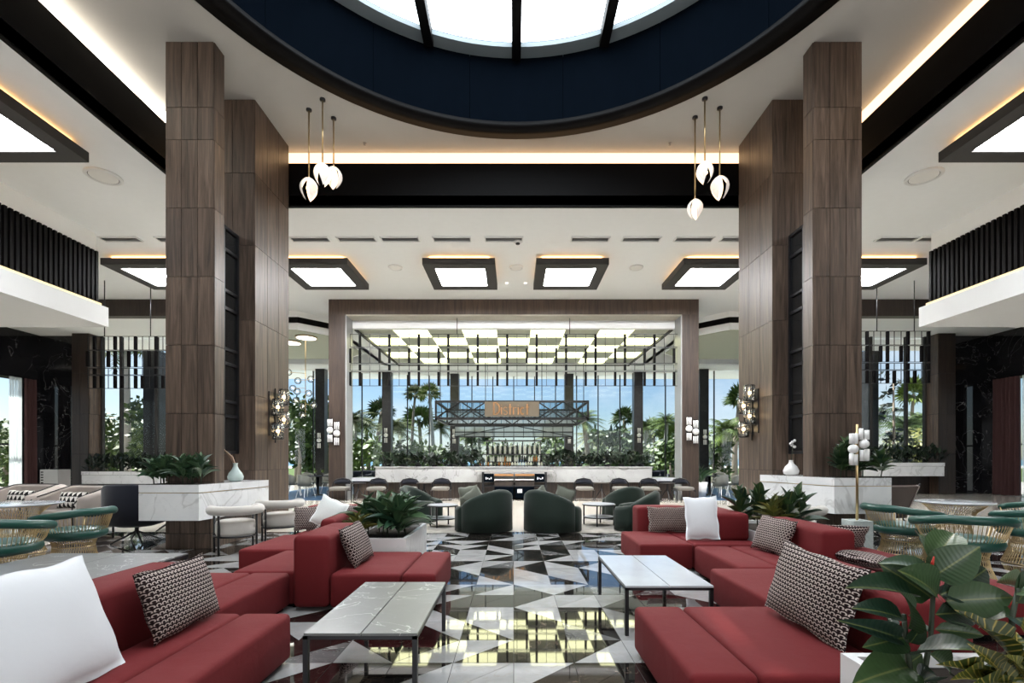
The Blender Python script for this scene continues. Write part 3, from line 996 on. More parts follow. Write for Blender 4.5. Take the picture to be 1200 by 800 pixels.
# ---- the wooden portal in front of the bar
pt = thing('portal_frame', 'wide walnut portal framing the bar', 'portal', (0, 16.5, 0), 0, None, 'structure')
for s in (-1, 1):
    x0, x1 = sorted((s * 5.64, s * 6.2))
    MB().box(x0, x1, 16.2, 16.8, 0, 6.2).build('jamb', 'walnut_mid', pt)
    xa, xb = sorted((s * 5.60, s * 5.638))
    MB().box(xa, xb, 16.2, 16.82, 0, 6.17).build('jamb_lining', plain('pale_stone_lining', (0.24, 0.245, 0.25), 0.35), pt)
MB().box(-6.2, 6.2, 16.2, 16.8, 6.2, CEIL_LO).build('head', 'walnut_mid', pt)
MB().box(-5.62, 5.62, 16.205, 16.82, 6.165, 6.198).build('head_lining', plain('cream_lining', (0.34, 0.32, 0.265), 0.6), pt)

# ---- pavilion behind the portal: ceiling, tray, curved glazing, black columns
PZ = 5.9
pc = MB().box(-6.3, 6.3, 16.8, 17.0, PZ, CEIL_LO + 0.2)
pc.box(-6.3, -5.56, 17.0, 23.5, PZ, PZ + 0.25).box(5.56, 6.3, 17.0, 23.5, PZ, PZ + 0.25).box(-12.8, 12.8, 23.2, 27.4, PZ, PZ + 0.25)
pc.box(-6.3, -6.1, 16.8, 23.2, PZ, CEIL_LO + 0.2).box(6.1, 6.3, 16.8, 23.2, PZ, CEIL_LO + 0.2)
pc.box(-12.8, 12.8, 23.1, 23.3, PZ, CEIL_LO + 0.2)
struct('ceiling_pavilion', pc, 'white_ceiling', 'white pavilion ceiling around the chequered light tray', 'ceiling')
tray = thing('ceiling_tray', 'chequered ceiling tray of lit and greenish panels over the bar', 'ceiling tray', (0, 20.2, PZ), 0, None, 'structure')
MB().box(-5.62, 5.62, 17.0, 23.5, 6.02, 6.1).build('backing', 'frame_dark', tray)
for x0, x1, y0, y1 in ((-5.6, -5.52, 17.0, 23.5), (5.52, 5.6, 17.0, 23.5), (-5.6, 5.6, 23.35, 23.45)):
    MB().box(x0, x1, y0, y1, PZ - 0.03, PZ + 0.1).build('edge_strip', 'frame_dark', tray)
pw = 11.04 / 9
lit_me = MB().box(-pw / 2 + 0.005, pw / 2 - 0.005, -pw / 2 + 0.02, pw / 2 - 0.02, 0, 0.03).mesh('tray_light', M['tray_light'])
gry_me = MB().box(-pw / 2 + 0.005, pw / 2 - 0.005, -pw / 2 + 0.01, pw / 2 - 0.01, 0, 0.06).mesh('tray_panel', M['tray_grey'])
for j in range(5):
    for i in range(9):
        lit = (i + j) % 2 == 1
        link_mesh('lit_panel' if lit else 'grey_panel', lit_me if lit else gry_me, tray,
                  (-5.52 + pw * (i + 0.5), 17.05 + pw * (j + 0.5) - 20.2, 0.06 if lit else 0.03))
def gy(x):
    return 26.6 - x * x / 62.0
gw = thing('window_1', 'curved glass curtain wall of the bar pavilion', 'window', (0, 26.6, 0), 0, None, 'structure')
nseg = 22
xs_ = [-12.6 + 25.2 * i / nseg for i in range(nseg + 1)]
for i, x in enumerate(xs_):
    MB().box(x - 0.025, x + 0.025, gy(x) - 0.04, gy(x) + 0.04, 0.0, PZ).build('mullion', 'black_metal', gw)
for a, b in zip(xs_[:-1], xs_[1:]):
    ya, yb = gy(a), gy(b)
    MB().prism([(a + 0.025, ya), (b - 0.025, yb), (b - 0.025, yb + 0.012), (a + 0.025, ya + 0.012)], 0.02, PZ).build('pane', 'glass_pavilion', gw)
for s in (-1, 1):
    MB().box(s * 12.6 - 0.01, s * 12.6 + 0.01, 19.3, gy(12.6), 0.02, PZ).build('side_pane', 'glass_pavilion', gw)
    struct('wall_%s_pavilion' % ('left' if s < 0 else 'right'), MB().box(s * 12.7 - 0.05, s * 12.7 + 0.05, 19.3, gy(12.6), PZ, CEIL_LO + 0.2), 'plaster', 'white strip over the %s pavilion side glass' % ('left' if s < 0 else 'right'), 'wall')
for i, x in enumerate((-9.75, -6.62, -3.15, 2.95, 6.5, 9.6)):
    cl = struct('pillar', MB().box(x - 0.23, x + 0.23, gy(x) - 0.75, gy(x) - 0.3, 0, PZ), 'marble_pillar', '%s black marble pillar from the left along the curved glazing' % ORDER[i], 'pillar')
# octagonal side trays with dark edging
for s in (-1, 1):
    nm = 'left' if s < 0 else 'right'
    cx = s * 9.3
    oc = lambda g: [(cx - 2.7 - g + 1.2, 17.5 - g), (cx + 2.7 + g - 1.2, 17.5 - g), (cx + 2.7 + g, 18.7 - g), (cx + 2.7 + g, 21.6 + g), (cx + 1.5 + g, 22.8 + g), (cx - 1.5 - g, 22.8 + g), (cx - 2.7 - g, 21.6 + g), (cx - 2.7 - g, 18.7 - g)]
    ot = thing('octagonal_tray', 'octagonal dropped ceiling tray with black edging, %s of the portal' % nm, 'ceiling tray', (cx, 20, 6.05), 0, None, 'structure')
    MB().prism(oc(0.0), 6.30, 6.50).build('black_edge', 'black_paint', ot)
    MB().prism(oc(-0.03), 6.07, 6.30).build('white_fascia', 'white_ceiling', ot)
    MB().prism(oc(-0.12), 6.05, 6.075).build('green_panel', 'tray_green', ot)
    MB().prism(oc(0.0), 6.50, CEIL_LO).build('upper_block', 'white_ceiling', ot)

# ---- outside
struct('ground', MB().box(-160, 160, 19.5, 120, -0.6, -0.32), 'grass', 'lawn and planting ground beyond the glass', 'ground')
struct('ground_terrace', MB().box(-40, 40, 19.4, 33, -0.5, -0.2), 'sand', 'pale paved terrace outside the curved glass', 'terrace')
struct('ground_beach', MB().box(-200, 200, 90, 118, -0.5, -0.28), 'sand', 'pale beach strip in front of the sea', 'beach')
struct('sea', MB().box(-2500, 2500, 118, 2800, -1.4, -1.2), 'sea', 'blue sea at the horizon', 'sea')
# ================================================================ CEILING FITTINGS
def light_box(name_label, cx, y0, y1, hw, zb, halo='halo_warm', lit='panel_light'):
    cy = (y0 + y1) / 2
    t = thing('ceiling_light_box', name_label, 'ceiling light', (cx, cy, zb), 0, 'square light boxes on the lower ceiling')
    hd = (y1 - y0) / 2
    fw = 0.29
    fr = MB()
    fr.box(-hw, hw, -hd, -hd + fw, 0, 0.17).box(-hw, hw, hd - fw, hd, 0, 0.17).box(-hw, -hw + fw, -hd + fw, hd - fw, 0, 0.17).box(hw - fw, hw, -hd + fw, hd - fw, 0, 0.17)
    fr.build('frame', 'frame_dark', t, world=False)
    MB().box(-hw + fw, hw - fw, -hd + fw, hd - fw, 0.03, 0.05).build('diffuser', lit, t, world=False)
    top = CEIL_LO - zb
    MB().box(-hw + 0.06, hw - 0.06, -hd + 0.06, hd - 0.06, 0.17, 0.18).build('top_plate', 'frame_dark', t, world=False)
    h = MB()
    a, b = 0.16, 0.2
    h.box(-hw + a, hw - a, -hd + a, -hd + b, 0.19, top - 0.015).box(-hw + a, hw - a, hd - b, hd - a, 0.19, top - 0.015)
    h.box(-hw + a, -hw + b, -hd + b, hd - b, 0.19, top - 0.015).box(hw - b, hw - a, -hd + b, hd - b, 0.19, top - 0.015)
    h.build('halo_strip', halo, t, world=False)
    return t
names = {-9.85: 'leftmost of the far row', -5.3: 'far row light box just right of the left columns', -1.44: 'left of the two middle far row light boxes',
         1.54: 'right of the two middle far row light boxes', 5.4: 'far row light box just left of the right columns', 9.85: 'rightmost of the far row'}
for cx, lb in names.items():
    light_box('square dark framed ceiling light, ' + lb, cx, 12.63, 14.53, 0.95, 6.44, 'halo_warm', 'panel_light_far')
light_box('big square dark framed ceiling light, cut off at the upper left', -8.35, 6.15, 8.3, 1.06, 6.44)
light_box('big square dark framed ceiling light, cut off at the upper right', 8.35, 6.15, 8.3, 1.06, 6.44)

# ceiling speakers, vents, detector, downlights
def round_cover(x, y, r, label):
    t = thing('ceiling_speaker', label, 'ceiling speaker', (x, y, CEIL_LO - 0.035), 0, 'round ceiling speakers')
    MB().lathe([(r, 0.035), (r, 0.012), (r * 0.94, 0.0), (r * 0.8, 0.0), (r * 0.79, 0.02), (0.001, 0.02)], 28).build('rim', 'white_metal', t, True, world=False)
    MB().lathe([(r * 0.76, 0.012), (0.001, 0.010)], 28).build('grille', M['plaster'], t, False, world=False)
    MB().lathe([(r * 0.8, 0.016), (r * 0.76, 0.015), (0.001, 0.0155)], 28).build('shadow_gap', M['black_paint'], t, False, world=False)
round_cover(-7.76, 9.15, 0.30, 'round white ceiling speaker between the left beam and balcony')
round_cover(7.76, 9.15, 0.30, 'round white ceiling speaker between the right beam and balcony')
round_cover(-3.3, 13.5, 0.2, 'round white ceiling speaker left of the two middle light boxes')
round_cover(0.07, 13.5, 0.2, 'round white ceiling speaker between the two middle light boxes')
round_cover(3.42, 13.5, 0.2, 'round white ceiling speaker right of the two middle light boxes')
vx = [-9.55, -8.2, -4.95, -3.82, -2.76, -1.5, -0.24, 1.86, 3.1, 4.38, 5.5, 9.3, 10.3]
for i, x in enumerate(vx):
    t = thing('air_vent', 'slim white ceiling air vent, %s from the left in the row' % ORDER[i], 'air vent', (x, 11.75, CEIL_LO - 0.03), 0, 'ceiling air vents in a row')
    fr = MB().box(-0.47, 0.47, -0.13, -0.10, 0, 0.03).box(-0.47, 0.47, 0.10, 0.13, 0, 0.03).box(-0.47, -0.44, -0.10, 0.10, 0, 0.03).box(0.44, 0.47, -0.10, 0.10, 0, 0.03)
    fr.build('frame', 'white_metal', t, world=False)
    MB().box(-0.44, 0.44, -0.1, 0.1, 0.026, 0.03).build('duct_shadow', M['steel'], t, world=False)
    for k in range(3):
        MB().obox((0, -0.06 + 0.06 * k, 0.014), 0.88, 0.035, 0.004, (0.5, 0, 0)).build('slat', 'steel', t, world=False)
t = thing('smoke_detector', 'small dark rimmed detector on the ceiling above the middle speaker', 'detector', (0.1, 11.9, CEIL_LO - 0.07), 0)
MB().lathe([(0.11, 0.07), (0.11, 0.045), (0.08, 0.02), (0.001, 0.02)], 20).build('base', 'white_metal', t, True, world=False)
MB().lathe([(0.055, 0.02), (0.05, 0.0), (0.001, 0.0)], 20).build('sensor', 'black_metal', t, True, world=False)
for i, (x, y) in enumerate(((-0.21, 14.7), (0.36, 14.7))):
    t = thing('downlight', 'small recessed downlight, %s of the pair before the portal' % ('left' if i == 0 else 'right'), 'downlight', (x, y, CEIL_LO - 0.012), 0)
    MB().lathe([(0.07, 0.012), (0.07, 0), (0.05, 0), (0.05, 0.006), (0.001, 0.006)], 16).build('rim', 'white_metal', t, True, world=False)
    MB().lathe([(0.045, 0.005), (0.001, 0.004)], 16).build('lens', 'disc_light', t, False, world=False)
for i, x in enumerate((-3.05, 3.2)):
    t = thing('sprinkler_head', 'tiny ceiling sprinkler between skylight and cove, %s one' % ('left' if i == 0 else 'right'), 'sprinkler', (x, 9.9, CEIL_HI - 0.05), 0)
    MB().lathe([(0.035, 0.05), (0.035, 0.04), (0.012, 0.035), (0.012, 0.01), (0.03, 0.005), (0.001, 0.0)], 12).build('head', 'steel', t, True, world=False)
for i, (px, py, d) in enumerate(((341, 401, 19.4), (359, 408, 18.6))):
    p = at(px, py, d)
    t = thing('disc_lamp', 'round flush ceiling lamp under the left octagonal tray, %s one' % ('farther' if i == 0 else 'nearer'), 'ceiling lamp', (p.x, p.y, 6.0), 0)
    MB().lathe([(0.4, 0.05), (0.4, 0.0), (0.37, 0.0), (0.37, 0.01), (0.001, 0.01)], 28).build('rim', 'brass', t, True, world=False)
    MB().lathe([(0.36, 0.005), (0.001, 0.002)], 28).build('diffuser', 'disc_light', t, False, world=False)

# petal pendants on brass rods
def petal_mesh():
    mb = MB()
    L, W = 0.42, 0.155
    n, m = 9, 7
    for i in range(n + 1):
        t_ = i / n
        z = -L * t_
        rad = 0.022 + 0.135 * math.sin(PI * min(1, t_ * 0.93) ** 0.8)
        w = W * math.sin(PI * (0.04 + 0.96 * t_) ** 0.75) if t_ < 1 else 0.0
        for j in range(m + 1):
            a = (j / m - 0.5) * 2 * (w / max(rad, 0.02)) * 0.75
            mb.v.append((rad * math.sin(a), -rad * math.cos(a), z))
    for i in range(n):
        for j in range(m):
            a = i * (m + 1) + j
            mb.f.append((a, a + 1, a + m + 2, a + m + 1))
    me = mb.mesh('petal', M['petal'], True)
    return me
pet_me = petal_mesh()
def pendant(px, ptop, pb0, pb1, label):
    h = CEIL_HI - EYE
    d = F * h / (VY - ptop)
    x = (px - VX) * d / F
    z1 = EYE + (VY - pb0) * d / F
    z0 = EYE + (VY - pb1) * d / F
    t = thing('petal_pendant', label, 'pendant lamp', (x, d, CEIL_HI), random.uniform(0, 2), 'petal pendant lamps on brass rods')
    MB().lathe([(0.05, 0.0), (0.05, -0.03), (0.012, -0.035)], 14).build('ceiling_cap', 'black_metal', t, True, world=False)
    MB().tube([(0, 0, -0.03), (0, 0, z1 - CEIL_HI)], 0.013, 8).build('rod', 'brass', t, True, world=False)
    sc = (z1 - z0) / 0.42
    for k in range(3):
        o = link_mesh('petal', pet_me, t, (0, 0, z1 - CEIL_HI), (0, 0, k * 2 * PI / 3 + 0.3), (sc, sc, sc))
    MB().ball((0, 0, z1 - CEIL_HI - 0.2), 0.045, 10).build('bulb', 'bulb', t, True, world=False)
pendant(362, 128, 208, 235, 'petal pendant hanging lowest in the left cluster')
pendant(378, 116, 191, 218, 'petal pendant on the nearest, tallest rod of the left cluster')
pendant(391, 138, 195, 221, 'petal pendant farthest right in the left cluster')
pendant(814.5, 137, 233, 257, 'petal pendant hanging lowest in the right cluster')
pendant(826, 115, 189, 215, 'petal pendant on the nearest rod of the right cluster')
pendant(843.5, 126, 206, 234, 'petal pendant farthest right in the right cluster')

# hanging lattice screens of rods and black fins
def lattice(label, x0, x1, d, rows, cell, top, hang=()):
    cx = (x0 + x1) / 2
    z_lo = min(r[0] for r in rows)
    t = thing('lattice_screen', label, 'hanging screen', (cx, d, z_lo), 0, 'hanging lattice screens')
    def L(x, z):
        return (x - cx, z - z_lo)
    for z0, z1, _ in rows:
        for z in (z0, z1):
            a = L(x0, z)
            MB().box(a[0], x1 - cx, -0.008, 0.008, a[1] - 0.008, a[1] + 0.008).build('rail', 'black_metal', t, world=False)
    for z0, z1, pat in rows:
        rod = MB().box(-0.008, 0.008, -0.008, 0.008, 0, z1 - z0).mesh('rod', M['black_metal'])
        fin = MB().box(-0.038, 0.038, -0.03, 0.03, 0.012, z1 - z0 - 0.012).mesh('fin', M['black_paint'])
        pne = MB().box(-cell / 2 + 0.03, cell / 2 - 0.03, -0.003, 0.003, 0.02, z1 - z0 - 0.02).mesh('pane', M['glass'])
        x = x0
        i = 0
        while x <= x1 + 1e-3:
            if pat[i % len(pat)] == 'F':
                link_mesh('fin', fin, t, (x - cx, 0, z0 - z_lo))
            else:
                link_mesh('rod', rod, t, (x - cx, 0, z0 - z_lo))
            x += cell
            i += 1
    for hx in hang:
        MB().tube([(hx - cx, 0, max(r[1] for r in rows) - z_lo), (hx - cx, 0, top - z_lo)], 0.014, 6).build('hanger', 'black_metal', t, True, world=False)
    return t
def zz(py, d):
    return EYE + (VY - py) * d / F
D = 16.5
cell = 11.5 * D / F
lattice('wide hanging lattice screen of black fins across the bar portal', -5.58, 5.58, D,
        [(zz(406.5, D), zz(391.5, D), 'rFr'), (zz(425.5, D), zz(408, D), 'FFr'), (zz(434, D), zz(427, D), 'rFr'), (zz(452, D), zz(435.5, D), 'FFr')],
        cell, 6.17, (-1.93, 1.91))
D = 14.5
for s in (-1, 1):
    o = 6 if s < 0 else 0
    x0, x1 = ((103 - VX) * D / F, (196 - VX) * D / F) if s < 0 else ((1008 - VX) * D / F, (1091 - VX) * D / F)
    lattice('hanging lattice screen of black fins in front of the %s bay window' % ('left' if s < 0 else 'right'), x0, x1, D,
            [(zz(404 + o, D), zz(388 + o, D), 'rFr'), (zz(424 + o, D), zz(405 + o, D), 'FFr'), (zz(433 + o, D), zz(425.5 + o, D), 'rFr'), (zz(449 + o, D), zz(434 + o, D), 'rFF')],
            (8.0 if s < 0 else 8.0) * D / F, CEIL_LO, (x0 + 0.5, x1 - 0.5))

# wall sconces of stacked glass tubes
def tube_sconce(loc, s, label, sc=1.0, lit=True, group='glass tube wall sconces'):
    """Mounted on a face that looks towards -s in X (s = 0: face looks towards the camera)."""
    rz = {-1: PI / 2, 1: -PI / 2, 0: 0}[s]
    t = thing('wall_sconce', label, 'wall sconce', loc, rz, group)
    MB().box(-0.21 * sc, 0.21 * sc, -0.02, 0.012, -0.42 * sc, 0.42 * sc).build('back_plate', 'black_metal' if lit else 'steel', t, world=False)
    MB().box(-0.012, 0.012, -0.04, -0.02, -0.55 * sc, 0.5 * sc).build('spine', 'black_metal', t, world=False)
    k = 0
    for cx, z0 in ((-0.12, -0.48), (-0.12, -0.02), (0.12, -0.24), (0.12, 0.20)):
        c = (cx * sc, -0.14 * sc, z0 * sc)
        r, h = 0.095 * sc, 0.30 * sc
        g = MB().lathe([(r, 0), (r, h)], 14, c)
        gl = g.build('glass_tube', 'glass_clear', t, True, world=False)
        rodm = MB()
        for q in range(10):
            a = 2 * PI * q / 10
            rodm.tube([(c[0] + r * math.cos(a), c[1] + r * math.sin(a), c[2]), (c[0] + r * math.cos(a), c[1] + r * math.sin(a), c[2] + h)], 0.010 * sc, 5)
        rodm.build('glass_ribs', 'glass_clear', gl, True, world=False)
        MB().lathe([(r * 1.05, -0.012), (r * 1.05, 0.0), (0.02, 0.0)], 14, c).build('cup', 'black_metal', gl, True, world=False)
        if lit:
            MB().ball((c[0], c[1], c[2] + h * 0.5), 0.032 * sc, 8).build('bulb', 'bulb', gl, True, world=False)
    return t
tube_sconce((-4.652, 9.38, 2.22), -1, 'lit glass tube sconce on the left rear column')
tube_sconce((4.652, 9.38, 2.27), 1, 'lit glass tube sconce on the right rear column')

def orb_sconce(p, label, two=True):
    t = thing('orb_sconce', label, 'wall sconce', p, 0, 'unlit orb and tube sconces')
    cols = (-0.11, 0.11) if two else (0.0,)
    for i, cx in enumerate(cols):
        o = -0.10 * i
        MB().box(cx - 0.05, cx + 0.05, -0.03, 0.0, -0.36 + o, 0.46 + o).build('plate', 'black_metal', t, world=False)
        MB().ball((cx, -0.1, 0.05 + o), 0.11, 12).build('glass_orb', 'white_metal', t, True, world=False)
        for z in (0.18, -0.34):
            rb = MB()
            for q in (-0.06, 0.0, 0.06):
                rb.tube([(cx + q, -0.1, z + o), (cx + q, -0.1, z + o + 0.24)], 0.022, 6)
            rb.build('glass_tubes', 'white_metal', t, True, world=False)
orb_sconce((at(392, 503, 16.2).x, 16.19, zz(506, 16.2)), 'orb and tube sconce on the left portal jamb')
orb_sconce((at(810, 502, 16.2).x, 16.19, zz(504, 16.2)), 'orb and tube sconce on the right portal jamb')
for i, (x, py) in enumerate(((-9.75, 517), (-6.62, 511), (-3.15, 512), (2.95, 512), (6.5, 511), (9.6, 513))):
    d = gy(x) - 0.76
    orb_sconce((x, d, zz(py, d)), 'small orb sconce on the %s black pillar from the left' % ORDER[i], False)

# glass bubble chandelier in the left bay
p = at(358, 409, 18.6)
t = thing('bubble_chandelier', 'cluster chandelier of clear glass globes left of the portal', 'chandelier', (p.x, p.y, 5.99), 0)
MB().tube([(0, 0, 0), (0, 0, -3.0)], 0.015, 6).build('rod', 'brass', t, True, world=False)
for i, (px, py) in enumerate(((343, 438), (349, 446), (369, 446), (344, 455), (353, 460), (366, 462), (356, 476), (364, 474), (359, 487), (350, 470))):
    q = at(px, py, 18.6) - Vector((p.x, p.y, 5.99))
    dy = random.uniform(-0.4, 0.4)
    gl = MB().ball((q.x, dy, q.z), 0.13, 14).build('globe', 'glass_clear', t, True, world=False)
    MB().tube([(0, 0, q.z + 0.02), (q.x, dy, q.z)], 0.008, 5).build('arm', 'brass', gl, True, world=False)
    MB().ball((q.x, dy, q.z), 0.035, 8).build('core_bulb', 'disc_light', gl, True, world=False)
# ================================================================ SOFAS
SEAT, BACK = 0.333, 0.672
def sofa(name, label, base, seats=(), backs=(), extra=None, cat='sofa'):
    """Seats and backs are blocks (x0, x1, y0, y1[, z0, z1]) in room coordinates; every block is one part."""
    t = thing(name, label, cat, (base[0], base[1], 0), 0, 'red modular sofa')
    for q in seats:
        x0, x1, y0, y1 = q
        MB().rbox(x0 + 0.004, x1 - 0.004, y0 + 0.004, y1 - 0.004, 0.03, SEAT, 0.035, 0.010, 3).build('seat', 'red', t, True)
        MB().box(x0 + 0.05, x1 - 0.05, y0 + 0.05, y1 - 0.05, 0.0, 0.035).build('plinth', 'black_paint', t)
    for q in backs:
        x0, x1, y0, y1, z0 = q
        MB().rbox(x0 + 0.004, x1 - 0.004, y0 + 0.004, y1 - 0.004, z0, BACK, 0.05, 0.012, 3).build('backrest', 'red', t, True)
    return t
# right side, from the camera to the bar
sofa('sofa_module', 'front right red sofa seat with a long backrest beside the rubber plant', (1.5, 2.8), [(0.83, 1.165, 2.27, 3.37), (1.165, 1.87, 2.27, 3.37)], [(1.87, 2.22, 2.30, 3.44, 0.03)])
sofa('sofa_ottoman', 'backless red block seat behind the pale table, its side towards the table', (2.15, 3.97), [(1.83, 2.92, 3.45, 4.54)])
sofa('sofa_module', 'right red sofa seat with the middle backrest behind the pale table', (2.6, 5.1), [(2.12, 2.53, 4.55, 5.70), (2.53, 2.93, 4.55, 5.70)], [(2.93, 3.26, 4.58, 5.76, 0.03)])
sofa('sofa_module', 'rear right red sofa seat with the low back nearest the bar', (2.0, 6.3), [(1.51, 2.16, 5.79, 6.86)], [(1.76, 2.5, 6.86, 7.22, 0.03)])
sofa('sofa_corner', 'red corner block where the white pillow leans on the right', (2.6, 6.5), [(2.16, 2.98, 5.79, 6.86)], [(2.5, 2.95, 6.02, 7.22, SEAT)])
sofa('sofa_ottoman', 'red bench on the outer right, behind the middle backrest', (3.7, 4.9), [(3.27, 4.1, 3.6, 4.75), (3.27, 4.1, 4.75, 5.8)])
# left side
sofa('sofa_module', 'front left red sofa seat with the large white pillow', (-1.9, 2.2), [(-1.80, -1.47, 1.15, 3.22), (-2.1, -1.80, 1.15, 3.22)], [(-2.43, -2.1, 1.15, 3.24, 0.03)])
sofa('sofa_module', 'left red sofa seat with a square backrest behind the grey table', (-1.3, 4.8), [(-1.636, -1.0, 4.276, 5.354), (-1.0, -0.687, 4.276, 5.354)], [(-1.968, -1.636, 4.276, 5.22, 0.03)])
sofa('sofa_ottoman', 'backless red seat between the front left sofa and the square backrest', (-2.5, 3.8), [(-2.36, -2.01, 3.26, 4.37), (-3.05, -2.36, 3.26, 4.37)])
sofa('sofa_ottoman', 'narrow red bench along the outer side of the square backrest', (-2.27, 4.9), [(-2.57, -1.98, 4.38, 5.44)])
sofa('sofa_ottoman', 'red bench block near the cream chairs, dark end towards the camera', (-2.7, 6.0), [(-3.12, -2.24, 5.45, 6.56)])
sofa('sofa_module', 'rear left red sofa with a high back beside the leafy white planter', (-2.2, 5.9), [(-2.23, -2.02, 5.45, 6.4)], [(-2.20, -2.02, 5.46, 6.4, SEAT)])
sofa('sofa_module', 'farthest left red sofa back with the pale tilted pillow', (-2.5, 6.95), [(-3.0, -2.08, 6.58, 6.98)], [(-3.02, -2.05, 6.99, 7.3, 0.03)])
sofa('sofa_ottoman', 'red seat on the outer left behind the front left backrest', (-2.9, 2.4), [(-3.3, -2.44, 1.6, 3.2)])

# ================================================================ PILLOWS
def pillow_mesh(w, h, t, mat, seed=0, n=16):
    """Lies in local XZ, thickness along Y, base at z = 0, pinched corners."""
    rr = random.Random(seed)
    mb = MB()
    ph = [rr.uniform(0, 6) for _ in range(4)]
    for side in (1, -1):
        for i in range(n + 1):
            for j in range(n + 1):
                u, v = i / n * 2 - 1, j / n * 2 - 1
                edge = (1 - abs(u) ** 2.6) * (1 - abs(v) ** 2.6)
                th = t / 2 * max(0, edge) ** 0.55
                pin = 0.055
                x = w / 2 * u * (1 - pin * (1 - v * v) * abs(u)) 
                z = h / 2 * v * (1 - pin * (1 - u * u) * abs(v))
                th *= 1 + 0.06 * math.sin(3 * u + ph[0]) * math.cos(2.5 * v + ph[1])
                x += 0.006 * math.sin(7 * v + ph[2]) * abs(u) ** 3
                z += 0.006 * math.sin(7 * u + ph[3]) * abs(v) ** 3
                mb.v.append((x, side * th, z + h / 2))
    k = (n + 1) ** 2
    for s_ in (0, 1):
        for i in range(n):
            for j in range(n):
                a = s_ * k + i * (n + 1) + j
                f = (a, a + 1, a + n + 2, a + n + 1)
                mb.f.append(f if s_ else tuple(reversed(f)))
    rim = [i * (n + 1) for i in range(n + 1)] + [n * (n + 1) + j for j in range(1, n + 1)] + [i * (n + 1) + n for i in range(n - 1, -1, -1)] + [j for j in range(n - 1, 0, -1)]
    for a, b in zip(rim, rim[1:] + rim[:1]):
        mb.f.append((a, b, k + b, k + a))
    return mb.mesh('pillow', M[mat], True)

def pillow(name, label, w, h, t, mat, base, facing, lean, roll=0.0, seed=0):
    """base: where the middle of its lower edge rests; facing: direction (degrees in plan) its front looks to; lean back in degrees."""
    o = bpy.data.objects.new(name, pillow_mesh(w, h, t, mat, seed))
    C.objects.link(o)
    tag(o, label, 'pillow', 'sofa pillows')
    rz = math.radians(facing) + PI / 2
    o.matrix_world = Matrix.Translation(base) @ Matrix.Rotation(rz, 4, 'Z') @ Matrix.Rotation(-math.radians(lean), 4, 'X') @ Matrix.Rotation(math.radians(roll), 4, 'Y')
    return o
PZ0 = SEAT + 0.012
pillow('pillow', 'large plain white pillow on the front left red sofa', 0.72, 0.58, 0.16, 'pillow_white', (-1.90, 2.05, PZ0), 5, 22, 2, 1)
pillow('pillow', 'black and cream loop patterned pillow beside the large white one', 0.62, 0.40, 0.15, 'pillow_loop', (-1.93, 2.89, PZ0 + 0.005), 2, 17, 0, 2)
pillow('pillow', 'loop patterned pillow leaning on the square left backrest', 0.52, 0.40, 0.15, 'pillow_loop', (-1.46, 4.74, PZ0), -4, 22, -3, 3)
pillow('pillow', 'large loop patterned pillow on the front right sofa by the rubber plant', 0.70, 0.46, 0.17, 'pillow_loop', (1.70, 2.88, PZ0 + 0.005), 186, 16, 4, 4)
pillow('pillow', 'loop patterned pillow leaning on the middle right backrest', 0.54, 0.40, 0.15, 'pillow_loop', (2.74, 5.22, PZ0), 192, 20, 2, 5)
pillow('pillow', 'wide fine patterned pillow on the rear right sofa, facing the camera', 0.56, 0.36, 0.14, 'pillow_loop_fine', (2.14, 6.66, PZ0), 268, 18, 0, 6)
pillow('pillow', 'white square pillow in the right red corner', 0.40, 0.55, 0.16, 'pillow_white', (2.36, 6.02, PZ0), 250, 14, -4, 7)
pillow('pillow', 'loop patterned pillow lying on the outer right bench near the lamp', 0.62, 0.30, 0.14, 'pillow_loop', (3.72, 5.62, PZ0), 75, 30, 0, 8)
pillow('pillow', 'loop patterned pillow behind the front right backrest', 0.50, 0.34, 0.13, 'pillow_loop', (3.40, 4.50, PZ0 + 0.068), 12, 84, 0, 9)
pillow('pillow', 'pale silvery pillow standing on its corner at the far left sofa', 0.40, 0.42, 0.13, 'pillow_pale', (-2.64, 6.66, PZ0 + 0.07), 275, 14, 24, 10)
pillow('pillow', 'dark patterned pillow at the left end of the farthest red back', 0.34, 0.34, 0.12, 'pillow_loop', (-2.93, 6.83, PZ0), 280, 10, 0, 11)
pillow('pillow', 'dark patterned pillow half hidden behind the pale silvery one', 0.36, 0.36, 0.12, 'pillow_loop', (-2.36, 6.84, PZ0), 268, 8, 0, 12)
pillow('pillow', 'patterned pillow lying low on the bench by the rear left sofa', 0.44, 0.30, 0.13, 'pillow_loop', (-2.42, 5.85, PZ0), 180, 35, 0, 13)
pillow('pillow', 'patterned pillow just peeping over the front left backrest', 0.40, 0.38, 0.13, 'pillow_loop', (-2.54, 2.55, PZ0), 178, 12, 0, 14)

